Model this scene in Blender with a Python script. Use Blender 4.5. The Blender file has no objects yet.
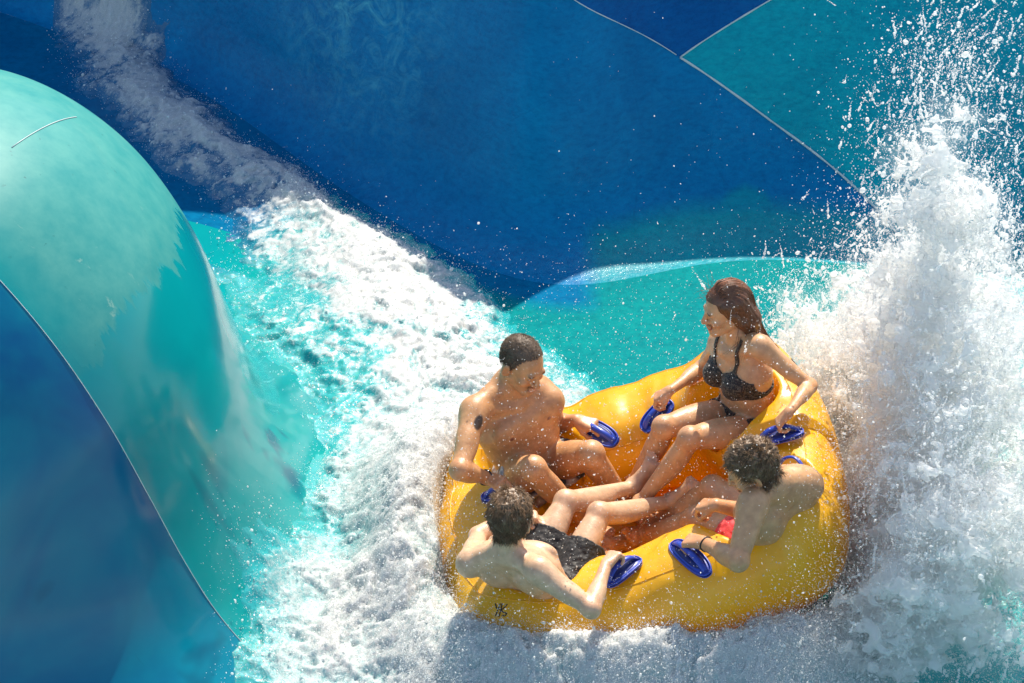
import numpy as np
JOINTS = {'boy': {'ank_L': (-0.027, 0.152, 0.064),
         'ank_R': (0.128, 0.055, 0.055),
         'elb_L': (-0.685, -0.396, 0.204),
         'elb_R': (-0.229, -0.97, 0.262),
         'han_L': (-0.461, -0.23, 0.187),
         'han_R': (-0.131, -0.679, 0.315),
         'head': (-0.549, -0.729, 0.541),
         'hip_L': (-0.481, -0.444, -0.027),
         'hip_R': (-0.334, -0.529, -0.027),
         'kne_L': (-0.318, -0.114, 0.176),
         'kne_R': (-0.18, -0.19, 0.168),
         'neck': (-0.565, -0.715, 0.352),
         'pelvis': (-0.408, -0.486, -0.027),
         'sho_L': (-0.715, -0.67, 0.264),
         'sho_R': (-0.44, -0.845, 0.358),
         'toe_L': (0.064, 0.175, 0.241),
         'toe_R': (0.228, -0.001, 0.219),
         'wri_L': (-0.52, -0.233, 0.189),
         'wri_R': (-0.165, -0.732, 0.304)},
 'lad': {'ank_L': (-0.039, 0.038, -0.138),
         'ank_R': (0.056, 0.088, -0.1),
         'elb_L': (0.354, -0.918, 0.462),
         'elb_R': (0.484, -0.408, 0.32),
         'han_L': (0.18, -0.663, 0.374),
         'han_R': (0.225, -0.438, 0.391),
         'head': (0.417, -0.619, 0.708),
         'hip_L': (0.508, -0.459, 0.151),
         'hip_R': (0.615, -0.327, 0.151),
         'kne_L': (0.233, -0.144, 0.109),
         'kne_R': (0.302, -0.05, 0.197),
         'neck': (0.513, -0.577, 0.58),
         'pelvis': (0.561, -0.393, 0.151),
         'sho_L': (0.419, -0.729, 0.605),
         'sho_R': (0.658, -0.489, 0.523),
         'toe_L': (-0.138, -0.112, -0.05),
         'toe_R': (-0.031, -0.075, -0.024),
         'wri_L': (0.23, -0.699, 0.39),
         'wri_R': (0.287, -0.491, 0.429)},
 'man': {'ank_L': (-0.049, 0.321, -0.141),
         'ank_R': (-0.231, 0.137, -0.104),
         'elb_L': (-0.374, 0.578, 0.095),
         'elb_R': (-0.763, -0.078, 0.314),
         'han_L': (-0.208, 0.423, 0.206),
         'han_R': (-0.583, -0.003, 0.189),
         'head': (-0.502, 0.285, 0.612),
         'hip_L': (-0.381, 0.454, -0.042),
         'hip_R': (-0.525, 0.346, -0.042),
         'kne_L': (-0.208, 0.176, 0.22),
         'kne_R': (-0.456, 0.04, 0.237),
         'neck': (-0.557, 0.334, 0.442),
         'pelvis': (-0.453, 0.4, -0.042),
         'sho_L': (-0.386, 0.374, 0.359),
         'sho_R': (-0.702, 0.204, 0.422),
         'toe_L': (0.032, 0.148, -0.08),
         'toe_R': (-0.14, -0.034, -0.054),
         'wri_L': (-0.268, 0.451, 0.207),
         'wri_R': (-0.651, 0.073, 0.167)},
 'woman': {'ank_L': (0.006, 0.072, 0.042),
           'ank_R': (-0.016, 0.31, -0.021),
           'elb_L': (0.705, 0.163, 0.577),
           'elb_R': (0.281, 0.565, 0.407),
           'han_L': (0.562, -0.06, 0.54),
           'han_R': (0.076, 0.369, 0.382),
           'head': (0.356, 0.289, 0.886),
           'hip_L': (0.526, 0.276, 0.272),
           'hip_R': (0.437, 0.421, 0.272),
           'kne_L': (0.204, 0.05, 0.389),
           'kne_R': (0.101, 0.198, 0.344),
           'neck': (0.405, 0.314, 0.714),
           'pelvis': (0.482, 0.349, 0.272),
           'sho_L': (0.493, 0.182, 0.76),
           'sho_R': (0.346, 0.436, 0.62),
           'toe_L': (-0.063, -0.074, 0.095),
           'toe_R': (-0.086, 0.161, 0.021),
           'wri_L': (0.61, -0.056, 0.598),
           'wri_R': (0.135, 0.363, 0.422)}}
HANDLES = [((-0.234, 0.412, 0.229), (-0.114, 0.348, 0.173)), ((0.095, 0.392, 0.357), (0.046, 0.379, 0.225)), ((0.477, -0.061, 0.47), (0.643, -0.044, 0.524)),
 ((-0.053, -0.622, 0.298), (-0.151, -0.726, 0.224)), ((-0.485, -0.059, 0.074), (-0.426, -0.092, 0.03)),
 ((-0.656, 0.091, 0.081), (-0.506, 0.111, 0.088)), ((0.115, -0.591, 0.321), (0.22, -0.781, 0.355)), ((0.558, -0.288, 0.497), (0.636, -0.326, 0.543))]
LOGOS = [((-0.565, -0.694, 0.027), (1, -0.1, 0)), ((0.682, 0.551, 0.432), (0.9, -0.3, 0))]
VALVES = [(-0.814, -0.283, -0.159)]
SEAM_A = [(-2.437, 2.357), (-0.237, 0.781), (0.038, 0.584), (0.29, 0.406), (0.742, 0.114), (1.175, -0.149), (3.675, -1.667)]
SEAM_B = [(0.29, 0.406), (0.74, 0.63), (1.64, 1.078)]
PEAK = [(0.063, -0.3), (0.234, -0.301), (0.33, -0.289), (0.426, -0.235), (0.529, -0.171), (0.615, -0.151), (0.714, -0.169), (0.809, -0.233), (0.92, -0.294),
 (1.041, -0.302), (1.109, -0.3)]
HSEAM = [(-2.526, -0.467, 1.45), (-1.803, -0.635, 0.075)]
HSEAM2 = [(-2.596, 0.113, 1.727), (-2.393, 0.58, 1.629)]
LIT_N = np.array((-0.628, 0.221, 0.746)); LIT_D = 2.153
FOAM = [(-3.694, 7.59), (-3.03, 7.59), (-2.477, 4.898), (-2.234, 4.173), (-1.945, 3.749), (-1.616, 3.341), (-1.278, 3.044), (-0.947, 2.708), (-0.602, 2.065),
 (-0.367, 1.698), (-0.185, 1.444), (-0.088, 1.212), (0.032, 0.97), (0.809, 1.802), (0.989, 2.336), (2.145, 2.708), (1.633, -1.351), (-1.602, -1.351),
 (-1.654, -0.906), (-1.763, -0.368), (-1.611, -0.087), (-1.459, 0.13), (-1.384, 0.579), (-1.419, 0.97), (-1.673, 1.63), (-2.031, 2.409),
 (-2.09, 2.632), (-1.758, 2.474), (-2.022, 2.995), (-2.336, 3.492), (-2.639, 4.012), (-2.979, 4.783)]
CORE = [(-3.513, 7.59), (-3.151, 7.59), (-2.742, 5.13), (-2.396, 4.227), (-1.878, 3.492), (-0.995, 2.66), (-0.321, 1.63), (-0.097, 1.212), (2.064, 2.065),
 (1.936, 1.05), (1.512, 0.277), (1.225, -0.229), (0.978, -0.641), (0.759, -1.351), (-1.427, -1.351), (-1.542, -0.708), (-1.53, -0.158),
 (-1.293, 0.277), (-1.272, 0.891), (-1.52, 1.377), (-1.687, 1.889), (-1.463, 2.155), (-1.434, 2.613), (-1.81, 3.191), (-2.43, 4.012)]
SHEET = [(-2.11, 2.632), (-1.764, 2.409), (-1.411, 2.065), (-1.162, 1.716), (-1.184, 1.212), (-1.365, 0.97), (-1.673, 1.63), (-2.029, 2.382)]
TRIM = (-0.38, -0.522, 0.087)
CAM=(-0.545, -12.586, 9.079); AIMUP=(0.0, 0.545, 0.839); LENS=128.057; TOCAM=(0.0, -0.839, 0.545); FPX=3642.5
import bpy, bmesh, math, random
import numpy as np
from mathutils import Vector, Matrix
random.seed(7)
rng = np.random.default_rng(7)
S = bpy.context.scene
COL = S.collection
R_ = math.radians

# ------------------------------------------------------------------ helpers
def tag(o, label=None, cat=None, group=None, kind=None):
    for k, v in (('label', label), ('category', cat), ('group', group), ('kind', kind)):
        if v: o[k] = v
    return o

def link(name, me, mats, parent=None, loc=None):
    o = bpy.data.objects.new(name, me)
    COL.objects.link(o)
    for m in (mats if isinstance(mats, (list, tuple)) else [mats]):
        me.materials.append(m)
    if loc is not None: o.location = loc
    if parent is not None: o.parent = parent
    return o

def empty(name, loc=(0, 0, 0)):
    o = bpy.data.objects.new(name, None); COL.objects.link(o); o.location = loc
    o.empty_display_size = .1
    return o

def np_mesh(name, V, Fq, smooth=True, attrs=None):
    """mesh from numpy verts and faces (n,3) or (n,4), quick"""
    me = bpy.data.meshes.new(name)
    V = np.ascontiguousarray(V, dtype=np.float32); Fq = np.ascontiguousarray(Fq, dtype=np.int32)
    k = Fq.shape[1]
    me.vertices.add(len(V)); me.vertices.foreach_set('co', V.ravel())
    me.loops.add(Fq.size); me.loops.foreach_set('vertex_index', Fq.ravel())
    me.polygons.add(len(Fq))
    me.polygons.foreach_set('loop_start', np.arange(len(Fq), dtype=np.int32) * k)
    me.polygons.foreach_set('use_smooth', np.full(len(Fq), smooth, dtype=bool))
    me.update(calc_edges=True)
    for an, arr in (attrs or {}).items():
        if arr.ndim == 2:
            a = me.color_attributes.new(an, 'FLOAT_COLOR', 'POINT')
            if arr.shape[1] == 3: arr = np.concatenate([arr, np.ones((len(arr), 1))], 1)
            a.data.foreach_set('color', np.ascontiguousarray(arr, dtype=np.float32).ravel())
        else:
            a = me.attributes.new(an, 'FLOAT', 'POINT')
            a.data.foreach_set('value', np.ascontiguousarray(arr, dtype=np.float32))
    return me

def bm_mesh(name, bm, smooth=True):
    me = bpy.data.meshes.new(name); bm.to_mesh(me); bm.free()
    if smooth:
        me.polygons.foreach_set('use_smooth', [True] * len(me.polygons))
    return me

def nrm(v):
    v = np.asarray(v, float); return v / max(np.linalg.norm(v), 1e-9)

def tube_mesh(pts, radii, seg=8, closed=False):
    """verts, quads of a swept tube"""
    pts = np.asarray(pts, float); n = len(pts)
    radii = np.broadcast_to(np.asarray(radii, float), (n,))
    T = np.zeros_like(pts)
    if closed:
        T = np.roll(pts, -1, 0) - np.roll(pts, 1, 0)
    else:
        T[1:-1] = pts[2:] - pts[:-2]; T[0] = pts[1] - pts[0]; T[-1] = pts[-1] - pts[-2]
    T /= np.maximum(np.linalg.norm(T, axis=1, keepdims=True), 1e-9)
    a = np.array([0, 0, 1.]) if abs(T[0, 2]) < .9 else np.array([1., 0, 0])
    V = []; N = nrm(np.cross(T[0], a))
    for i in range(n):
        N = nrm(N - T[i] * (N @ T[i])); B = np.cross(T[i], N)
        for k in range(seg):
            an = 2 * math.pi * k / seg
            V.append(pts[i] + radii[i] * (math.cos(an) * N + math.sin(an) * B))
    Fq = []
    m = n if closed else n - 1
    for i in range(m):
        j = (i + 1) % n
        for k in range(seg):
            l = (k + 1) % seg
            Fq.append((i * seg + k, i * seg + l, j * seg + l, j * seg + k))
    if not closed:
        c0 = len(V); V.append(pts[0]); V.append(pts[-1])
        for k in range(seg):
            l = (k + 1) % seg
            Fq.append((c0, l, k, k)); Fq.append((c0 + 1, (n - 1) * seg + k, (n - 1) * seg + l, (n - 1) * seg + l))
    return np.array(V), Fq

def mesh_from(name, V, Fq, smooth=True):
    me = bpy.data.meshes.new(name)
    Fq = [tuple(dict.fromkeys(f)) for f in Fq]
    me.from_pydata([tuple(v) for v in V], [], Fq)
    if smooth: me.polygons.foreach_set('use_smooth', [True] * len(me.polygons))
    me.update()
    return me

# ---- noise: random fields with a power-law spectrum (periodic)
def spec_noise(shape, beta, seed, lo=None, hi=None, aniso=None):
    r = np.random.default_rng(seed)
    w = r.standard_normal(shape).astype(np.float32)
    fw = np.fft.rfftn(w)
    ax = [np.fft.fftfreq(s) for s in shape[:-1]] + [np.fft.rfftfreq(shape[-1])]
    if aniso is not None: ax = [a * s for a, s in zip(ax, aniso)]
    k2 = sum(a.reshape([-1 if i == j else 1 for j in range(len(shape))]) ** 2 for i, a in enumerate(ax))
    k = np.sqrt(k2); k.flat[0] = 1
    f = k ** (-beta / 2.)
    if lo: f = f * (1 - np.exp(-(k / lo) ** 4))
    if hi: f = f * np.exp(-(k / hi) ** 2)
    f.flat[0] = 0
    o = np.fft.irfftn(fw * f, s=shape)
    return (o / o.std()).astype(np.float32)

def samp2(N, u, v):
    """periodic bilinear sample of a 2-d field; u,v in cells"""
    a, b = N.shape
    u0 = np.floor(u).astype(int); v0 = np.floor(v).astype(int); fu = u - u0; fv = v - v0
    g = lambda i, j: N[i % a, j % b]
    return (g(u0, v0) * (1 - fu) + g(u0 + 1, v0) * fu) * (1 - fv) + (g(u0, v0 + 1) * (1 - fu) + g(u0 + 1, v0 + 1) * fu) * fv

# ---- surface nets on a regular grid (inside: F < 0)
def surface_nets(Fg, org, vox):
    nx, ny, nz = Fg.shape
    s = Fg < 0
    c = s[:-1, :-1, :-1].astype(np.uint8)
    tot = np.zeros(c.shape, np.uint8)
    offs = [(i, j, k) for i in (0, 1) for j in (0, 1) for k in (0, 1)]
    for i, j, k in offs:
        tot += s[i:nx - 1 + i, j:ny - 1 + j, k:nz - 1 + k]
    act = (tot > 0) & (tot < 8)
    idx = np.argwhere(act)
    vid = np.full(act.shape, -1, np.int32); vid[act] = np.arange(len(idx), dtype=np.int32)
    val = {o: Fg[idx[:, 0] + o[0], idx[:, 1] + o[1], idx[:, 2] + o[2]] for o in offs}
    acc = np.zeros((len(idx), 3)); cnt = np.zeros(len(idx))
    for o in offs:
        for d in range(3):
            if o[d] == 0:
                p = list(o); p[d] = 1; p = tuple(p)
                a, b = val[o], val[p]
                m = (a < 0) != (b < 0)
                t = np.where(m, a / np.where(m, a - b, 1), 0)
                q = np.array(o, float)[None, :].repeat(len(idx), 0); q[:, d] = t
                acc[m] += q[m]; cnt[m] += 1
    V = org + (idx + acc / cnt[:, None]) * vox
    quads = []
    for d in range(3):
        e1, e2 = [(1, 2), (2, 0), (0, 1)][d]
        sl0 = [slice(None)] * 3; sl1 = [slice(None)] * 3
        sl0[d] = slice(0, -1); sl1[d] = slice(1, None)
        a, b = s[tuple(sl0)], s[tuple(sl1)]
        x = np.argwhere(a != b)
        ok = (x[:, e1] > 0) & (x[:, e2] > 0) & (x[:, e1] < Fg.shape[e1] - 1) & (x[:, e2] < Fg.shape[e2] - 1)
        x = x[ok]
        def cell(da, db):
            y = x.copy(); y[:, e1] -= da; y[:, e2] -= db
            return vid[y[:, 0], y[:, 1], y[:, 2]]
        q = np.stack([cell(1, 1), cell(0, 1), cell(0, 0), cell(1, 0)], 1)
        ins = a[x[:, 0], x[:, 1], x[:, 2]]
        q[~ins] = q[~ins][:, ::-1]
        quads.append(q)
    Q = np.concatenate(quads)
    Q = Q[(Q >= 0).all(1)]
    return V, Q

class Field:
    """signed distance field on a grid, built by smooth unions evaluated in local boxes"""
    def __init__(s, lo, hi, vox):
        s.lo = np.asarray(lo, float); s.vox = vox
        s.n = np.ceil((np.asarray(hi) - s.lo) / vox).astype(int) + 1
        s.F = np.full(tuple(s.n), .5, np.float32)
    def box(s, lo, hi):
        a = np.maximum(np.floor((lo - s.lo) / s.vox).astype(int), 0)
        b = np.minimum(np.ceil((hi - s.lo) / s.vox).astype(int) + 1, s.n)
        if (b <= a).any(): return None
        sl = tuple(slice(x, y) for x, y in zip(a, b))
        g = [(s.lo[i] + np.arange(a[i], b[i]) * s.vox).astype(np.float32).reshape([-1 if i == j else 1 for j in range(3)]) for i in range(3)]
        return sl, g
    def _put(s, sl, d, k, sub=False):
        f = s.F[sl]
        if sub:
            d = -d
            h = np.maximum(k - np.abs(f - d), 0) / k
            s.F[sl] = np.maximum(f, d) + h * h * k * .25
        else:
            h = np.maximum(k - np.abs(f - d), 0) / k
            s.F[sl] = np.minimum(f, d) - h * h * k * .25
    def cone(s, a, b, ra, rb, k=.02, sub=False):
        a = np.asarray(a, float); b = np.asarray(b, float); pad = max(ra, rb) + k + 3 * s.vox
        B = s.box(np.minimum(a, b) - pad, np.maximum(a, b) + pad)
        if B is None: return
        sl, (X, Y, Z) = B
        ab = b - a; L2 = max(ab @ ab, 1e-10)
        t = np.clip(((X - a[0]) * ab[0] + (Y - a[1]) * ab[1] + (Z - a[2]) * ab[2]) / L2, 0, 1)
        d = np.sqrt((X - a[0] - ab[0] * t) ** 2 + (Y - a[1] - ab[1] * t) ** 2 + (Z - a[2] - ab[2] * t) ** 2) - (ra + (rb - ra) * t)
        s._put(sl, d.astype(np.float32), k, sub)
    def ball(s, c, r, k=.02, sub=False): s.cone(c, c, r, r, k, sub)
    def ell(s, c, axes, rad, k=.02, sub=False):
        c = np.asarray(c, float); rad = np.asarray(rad, float)
        ext = np.sqrt(sum((np.asarray(ax) * r) ** 2 for ax, r in zip(axes, rad))) + k + 3 * s.vox
        B = s.box(c - ext, c + ext)
        if B is None: return
        sl, (X, Y, Z) = B
        k0 = 0; k1 = 0
        for ax, r in zip(axes, rad):
            q = (X - c[0]) * ax[0] + (Y - c[1]) * ax[1] + (Z - c[2]) * ax[2]
            k0 = k0 + (q / r) ** 2; k1 = k1 + (q / r ** 2) ** 2
        k0 = np.sqrt(k0); k1 = np.sqrt(k1)
        d = k0 * (k0 - 1) / np.maximum(k1, 1e-6)
        s._put(sl, d.astype(np.float32), k, sub)
    def cut(s, p, n):
        """keep the side n.x < n.p"""
        g = [(s.lo[i] + np.arange(s.n[i]) * s.vox).reshape([-1 if i == j else 1 for j in range(3)]) for i in range(3)]
        d = sum((g[i] - p[i]) * n[i] for i in range(3))
        s.F = np.maximum(s.F, d.astype(np.float32))
    def mesh(s):
        s.F[0] = s.F[-1] = .5; s.F[:, 0] = s.F[:, -1] = .5; s.F[:, :, 0] = s.F[:, :, -1] = .5
        return surface_nets(s.F, s.lo, s.vox)

def relax(V, Q, n=2, lam=.5):
    """Laplacian smoothing for quad meshes"""
    e = np.concatenate([Q[:, [0, 1]], Q[:, [1, 2]], Q[:, [2, 3]], Q[:, [3, 0]]])
    e = np.concatenate([e, e[:, ::-1]])
    deg = np.bincount(e[:, 0], minlength=len(V)).astype(float)
    for it in range(n):
        l = lam if it % 2 == 0 else -lam * .9
        A = np.stack([np.bincount(e[:, 0], weights=V[e[:, 1], i], minlength=len(V)) for i in range(3)], 1) / np.maximum(deg, 1)[:, None]
        V = V + l * (A - V)
    return V

def vnormals(V, Q):
    n = np.cross(V[Q[:, 2]] - V[Q[:, 0]], V[Q[:, 3]] - V[Q[:, 1]])
    N = np.zeros_like(V)
    for k in range(4):
        for i in range(3):
            N[:, i] += np.bincount(Q[:, k], weights=n[:, i], minlength=len(V))
    return N / np.maximum(np.linalg.norm(N, axis=1, keepdims=True), 1e-12)

# ------------------------------------------------------------------ materials
class Mat:
    def __init__(s, name):
        s.m = bpy.data.materials.new(name); s.m.use_nodes = True
        s.t = s.m.node_tree; s.t.nodes.clear()
        s.out = s.t.nodes.new('ShaderNodeOutputMaterial')
    def n(s, typ, **kw):
        nd = s.t.nodes.new('ShaderNode' + typ)
        for k, v in kw.items(): setattr(nd, k, v)
        return nd
    def l(s, a, b): s.t.links.new(a, b)
    def bsdf(s, col=(.8, .8, .8), rough=.5, **kw):
        b = s.n('BsdfPrincipled'); b.inputs['Base Color'].default_value = (*col, 1); b.inputs['Roughness'].default_value = rough
        for k, v in kw.items(): b.inputs[k.replace('_', ' ')].default_value = v
        s.l(b.outputs[0], s.out.inputs[0]); s.b = b
        return b
    def noise(s, scale, detail=4, rough=.55, coord='Object', dist=0., vec=None, stretch=None):
        nz = s.n('TexNoise'); nz.inputs['Scale'].default_value = scale; nz.inputs['Detail'].default_value = detail
        nz.inputs['Roughness'].default_value = rough; nz.inputs['Distortion'].default_value = dist
        if vec is None:
            tc = s.n('TexCoord'); vec = tc.outputs[coord]
        if stretch:
            mp = s.n('Mapping'); mp.inputs['Scale'].default_value = stretch; s.l(vec, mp.inputs[0]); vec = mp.outputs[0]
        s.l(vec, nz.inputs['Vector'])
        return nz.outputs['Fac']
    def ramp(s, fac, stops):
        r = s.n('ValToRGB'); e = r.color_ramp.elements
        while len(e) < len(stops): e.new(.5)
        for el, (p, c) in zip(e, stops):
            el.position = p; el.color = (*c, 1) if not isinstance(c, (int, float)) else (c, c, c, 1)
        s.l(fac, r.inputs[0]); return r.outputs[0]
    def attr(s, name, col=False):
        a = s.n('Attribute'); a.attribute_name = name
        return a.outputs['Color' if col else 'Fac']
    def mix(s, f, a, b, blend='MIX'):
        m = s.n('Mix', data_type='RGBA', blend_type=blend)
        for sock, v in ((m.inputs[0], f), (m.inputs[6], a), (m.inputs[7], b)):
            if isinstance(v, (int, float)): sock.default_value = v
            elif isinstance(v, tuple): sock.default_value = (*v, 1)
            else: s.l(v, sock)
        return m.outputs[2]
    def math(s, op, a, b=0., clamp=False):
        m = s.n('Math', operation=op); m.use_clamp = clamp
        for sock, v in ((m.inputs[0], a), (m.inputs[1], b)):
            if isinstance(v, (int, float)): sock.default_value = v
            else: s.l(v, sock)
        return m.outputs[0]
    def bump(s, h, strength=.3, dist=.01, prev=None):
        b = s.n('Bump'); b.inputs['Strength'].default_value = strength; b.inputs['Distance'].default_value = dist
        s.l(h, b.inputs['Height'])
        if prev is not None: s.l(prev, b.inputs['Normal'])
        return b.outputs[0]

# ------------------------------------------------------------------ people
def skin_mat(name, rough=.42):
    M = Mat(name)
    c = M.attr('tint', True)
    n1 = M.noise(28, 5); n2 = M.noise(140, 3)
    c2 = M.mix(.16, c, M.ramp(n1, [(.3, (.55, .42, .36)), (.7, (1.15, 1.06, 1.0))]), 'MULTIPLY')
    c2.node.inputs[0].default_value = .45
    b = M.bsdf((.5, .3, .2), rough, Subsurface_Weight=.12, Subsurface_Scale=.02, Specular_IOR_Level=.5)
    b.inputs['Subsurface Radius'].default_value = (1, .35, .18)
    M.l(c2, b.inputs['Base Color'])
    M.l(M.ramp(n2, [(.35, rough - .12), (.65, rough + .1)]), b.inputs['Roughness'])
    wet = M.noise(210, 2); wr = M.ramp(wet, [(.58, 0.), (.68, 1.)])
    b.inputs['Coat Roughness'].default_value = .12
    M.l(M.math('MULTIPLY', wr, .5), b.inputs['Coat Weight'])
    nb = M.bump(n1, .22, .012); nb = M.bump(wr, .18, .002, nb)
    M.l(nb, b.inputs['Normal'])
    return M.m

def hair_mat(name, dark, light, rough=.4):
    M = Mat(name)
    n = M.noise(60, 4)
    b = M.bsdf(dark, rough, Specular_IOR_Level=.5)
    oi = M.attr('shade')
    M.l(M.mix(M.math('ADD', M.math('MULTIPLY', n, .5), M.math('MULTIPLY', oi, .5)), dark, light), b.inputs['Base Color'])
    return M.m

def ortho(f, upish):
    f = nrm(f); r = nrm(np.cross(f, upish)); u = np.cross(r, f)
    return f, u, r

class Body:
    def __init__(s, J, face, hf, hup=(0, 0, 1), female=False, sc=1., thin=1., hs=1., vox=.0042, grips=None, palm=None, relaxed=()):
        s.J = {k: np.array(v) for k, v in J.items()}; J = s.J
        s.sc, s.thin, s.female = sc, thin, female
        P = np.array(list(J.values()))
        Fd = s.F = Field(P.min(0) - .21, P.max(0) + .21, vox)
        pel, nk = J['pelvis'], J['neck']
        up = nrm(nk - pel)
        rp = nrm(J['hip_R'] - J['hip_L']); rs = nrm(J['sho_R'] - J['sho_L'])
        Ls = np.linalg.norm(nk - pel)
        def fr(t):
            r = nrm(rp * (1 - t) + rs * t); r = nrm(r - up * (r @ up)); f = np.cross(up, r)
            return r, f
        s.up = up
        def pt(t, w, fo):
            r, f = fr(min(max(t, 0), 1)); return pel + up * (t * Ls) + r * w * sc + f * fo * sc
        s.pt, s.fr = pt, fr
        if female:
            LV = [(-.10, .090, .088, -.01), (.04, .088, .090, -.005), (.26, .060, .076, .0), (.45, .062, .082, 0), (.68, .072, .088, .0), (.86, .070, .070, -.005)]
        else:
            LV = [(-.10, .078, .088, -.005), (.04, .074, .092, -.005), (.24, .066, .083, .005), (.45, .074, .092, .0), (.68, .085, .100, .0), (.86, .086, .082, -.01)]
        for (t0, w0, r0, f0), (t1, w1, r1, f1) in zip(LV[:-1], LV[1:]):
            for sd in (-1, 0, 1):
                k0 = .97 if sd == 0 else 1
                Fd.cone(pt(t0, w0 * sd, f0 + (.012 if sd == 0 else 0)), pt(t1, w1 * sd, f1 + (.012 if sd == 0 else 0)), r0 * k0 * thin, r1 * k0 * thin, .035)
        # neck and shoulders
        head = J['head']; F_, U_, R__ = s.hfr = ortho(hf, hup)
        hk = s.hk = hs
        nb = head - F_ * .022 * hk - U_ * .06 * hk
        nr = (.047 if female else .058) * thin * sc
        Fd.cone(pt(.93, 0, -.01), nb, nr * 1.12, nr * .95, .03)
        for sd in 'RL':
            sg = 1 if sd == 'R' else -1
            sh = J['sho_' + sd]
            Fd.cone(pt(1.06, .022 * sg, -.012), sh + up * .008, .05 * thin * sc * (.8 if female else 1), .044 * thin * sc, .045)   # trapezius
            Fd.cone(pt(.90, .02 * sg, .055), sh + up * .012 + s.fr(1)[1] * .02, .018, .022, .03)                                   # collar bone
            Fd.ball(sh, (.050 if female else .061) * thin * sc, .03)
            if female:
                c = pt(.64, .068 * sg, .092); Fd.ball(c, .050 * sc, .03)
                Fd.ball(pt(.60, .07 * sg, .100), .040 * sc, .03)
            else:
                r, f = fr(.8)
                Fd.ell(pt(.74, .075 * sg, .078), (f, up, r), (.036 * sc, .058 * sc, .082 * sc), .022)
                Fd.ell(pt(.74, .088 * sg, -.078), (f, up, r), (.03 * sc, .085 * sc, .055 * sc), .022)     # shoulder blade
                Fd.cone(pt(.42, .10 * sg, -.02), pt(.80, .135 * sg, -.02), .055 * thin * sc, .06 * thin * sc, .04)
                for tt in (.18, .29, .40):
                    Fd.ell(pt(tt, .034 * sg, .088 * thin), (f, up, r), (.016, .028, .03), .010)
        if not female:
            r, f = fr(.5); Fd.cone(pt(.1, 0, -.112 * thin), pt(.82, 0, -.118 * thin), .008, .010, .02, sub=True)   # spine groove
            Fd.ball(pt(.155, 0, .112 * thin), .008, .012, sub=True)
        else:
            Fd.ball(pt(.15, 0, .100 * thin), .008, .012, sub=True)
        # arms
        am = (.80 if female else 1.) * thin * sc
        for sd in 'RL':
            sh, el, wr = J['sho_' + sd], J['elb_' + sd], J['wri_' + sd]
            ua = nrm(el - sh); fa = nrm(wr - el)
            inn = nrm(fa - ua * (fa @ ua) + 1e-6)
            Fd.cone(sh, el, .050 * am, .040 * am, .03)
            mid = sh + (el - sh) * .55
            bx = nrm(np.cross(ua, inn))
            Fd.ell(mid + inn * .018 * am, (ua, inn, bx), (.085 * sc, .036 * am, .038 * am), .02)
            Fd.ell(sh + (el - sh) * .45 - inn * .020 * am, (ua, inn, bx), (.09 * sc, .034 * am, .040 * am), .02)
            Fd.ell(sh + ua * .035, (ua, inn, bx), (.085 * sc, .058 * am, .058 * am), .025)
            Fd.ball(el, .041 * am, .018)
            Fd.cone(el, wr, .042 * am, .027 * am, .016)
            in2 = nrm(inn - fa * (inn @ fa)) if abs(fa @ inn) < .95 else nrm(np.cross(fa, bx))
            Fd.ell(el + (wr - el) * .28, (fa, in2, nrm(np.cross(fa, in2))), (.085 * sc, .043 * am, .046 * am), .018)
            s.hand(sd, wr, palm[sd], am, relaxed=sd in relaxed)
        # legs
        lm = (.95 if female else 1.) * thin * sc
        for sd in 'RL':
            hp, kn, an, to = J['hip_' + sd], J['kne_' + sd], J['ank_' + sd], J['toe_' + sd]
            th = nrm(kn - hp); sn = nrm(an - kn)
            bk = nrm(sn - th); bx = nrm(np.cross(th, sn))      # bk: towards the hollow of the knee is (sn - th) direction
            fold = nrm(-th + sn); fold = nrm(fold - sn * (fold @ sn) + 1e-6)
            fr_ = nrm(th - sn)
            Fd.cone(hp, kn, .090 * lm, .055 * lm, .03)
            quad = nrm(fr_ - th * (fr_ @ th) + 1e-6)
            Fd.ell(hp + (kn - hp) * .52 + quad * .018 * lm, (th, quad, bx), (.17 * sc, .062 * lm, .074 * lm), .03)
            Fd.ball(kn + fr_ * .002, .053 * lm, .02)
            Fd.ell(kn + fr_ * .028 * lm, (fr_, bx, nrm(np.cross(fr_, bx))), (.030 * lm, .032 * lm, .034 * lm), .015)
            Fd.cone(kn, an, .052 * lm, .033 * lm, .02)
            for q, w in ((.30, 1), (.42, .8)):
                for b_ in (-.018, .018):
                    Fd.ell(kn + (an - kn) * q + fold * .024 * lm + bx * b_ * lm, (sn, fold, bx), (.11 * sc, .040 * lm * w, .034 * lm * w), .02)
            s.foot(sd, kn, an, to, sn, bx, lm)
        s.headshape()
        V, Q = Fd.mesh()
        V = relax(V, Q, 2, .4)
        s.V, s.Q = V, Q
    # a foot with heel, ball and five toes
    def foot(s, sd, kn, an, to, sn, bx, lm):
        Fd = s.F; d = nrm(to - an)
        dn = sn - d * (sn @ d); dn = nrm(dn)                   # towards the sole
        d = nrm(d - dn * .25); dn = nrm(dn - d * (dn @ d))
        sx = nrm(np.cross(d, dn))
        k = lm * (.92 if s.female else 1.05)
        heel = an - d * .042 * k + dn * .042 * k; ball = an + d * .135 * k + dn * .062 * k
        Fd.ball(an, .036 * lm, .02)
        for b_ in (-1, 1): Fd.ball(an + sx * .026 * lm * b_, .018 * lm, .012)
        Fd.ball(heel, .031 * k, .02)
        Fd.cone(an, heel, .030 * k, .028 * k, .02)
        Fd.cone(an + d * .02 * k + dn * .01, ball - dn * .008, .035 * k, .020 * k, .025)
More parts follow.
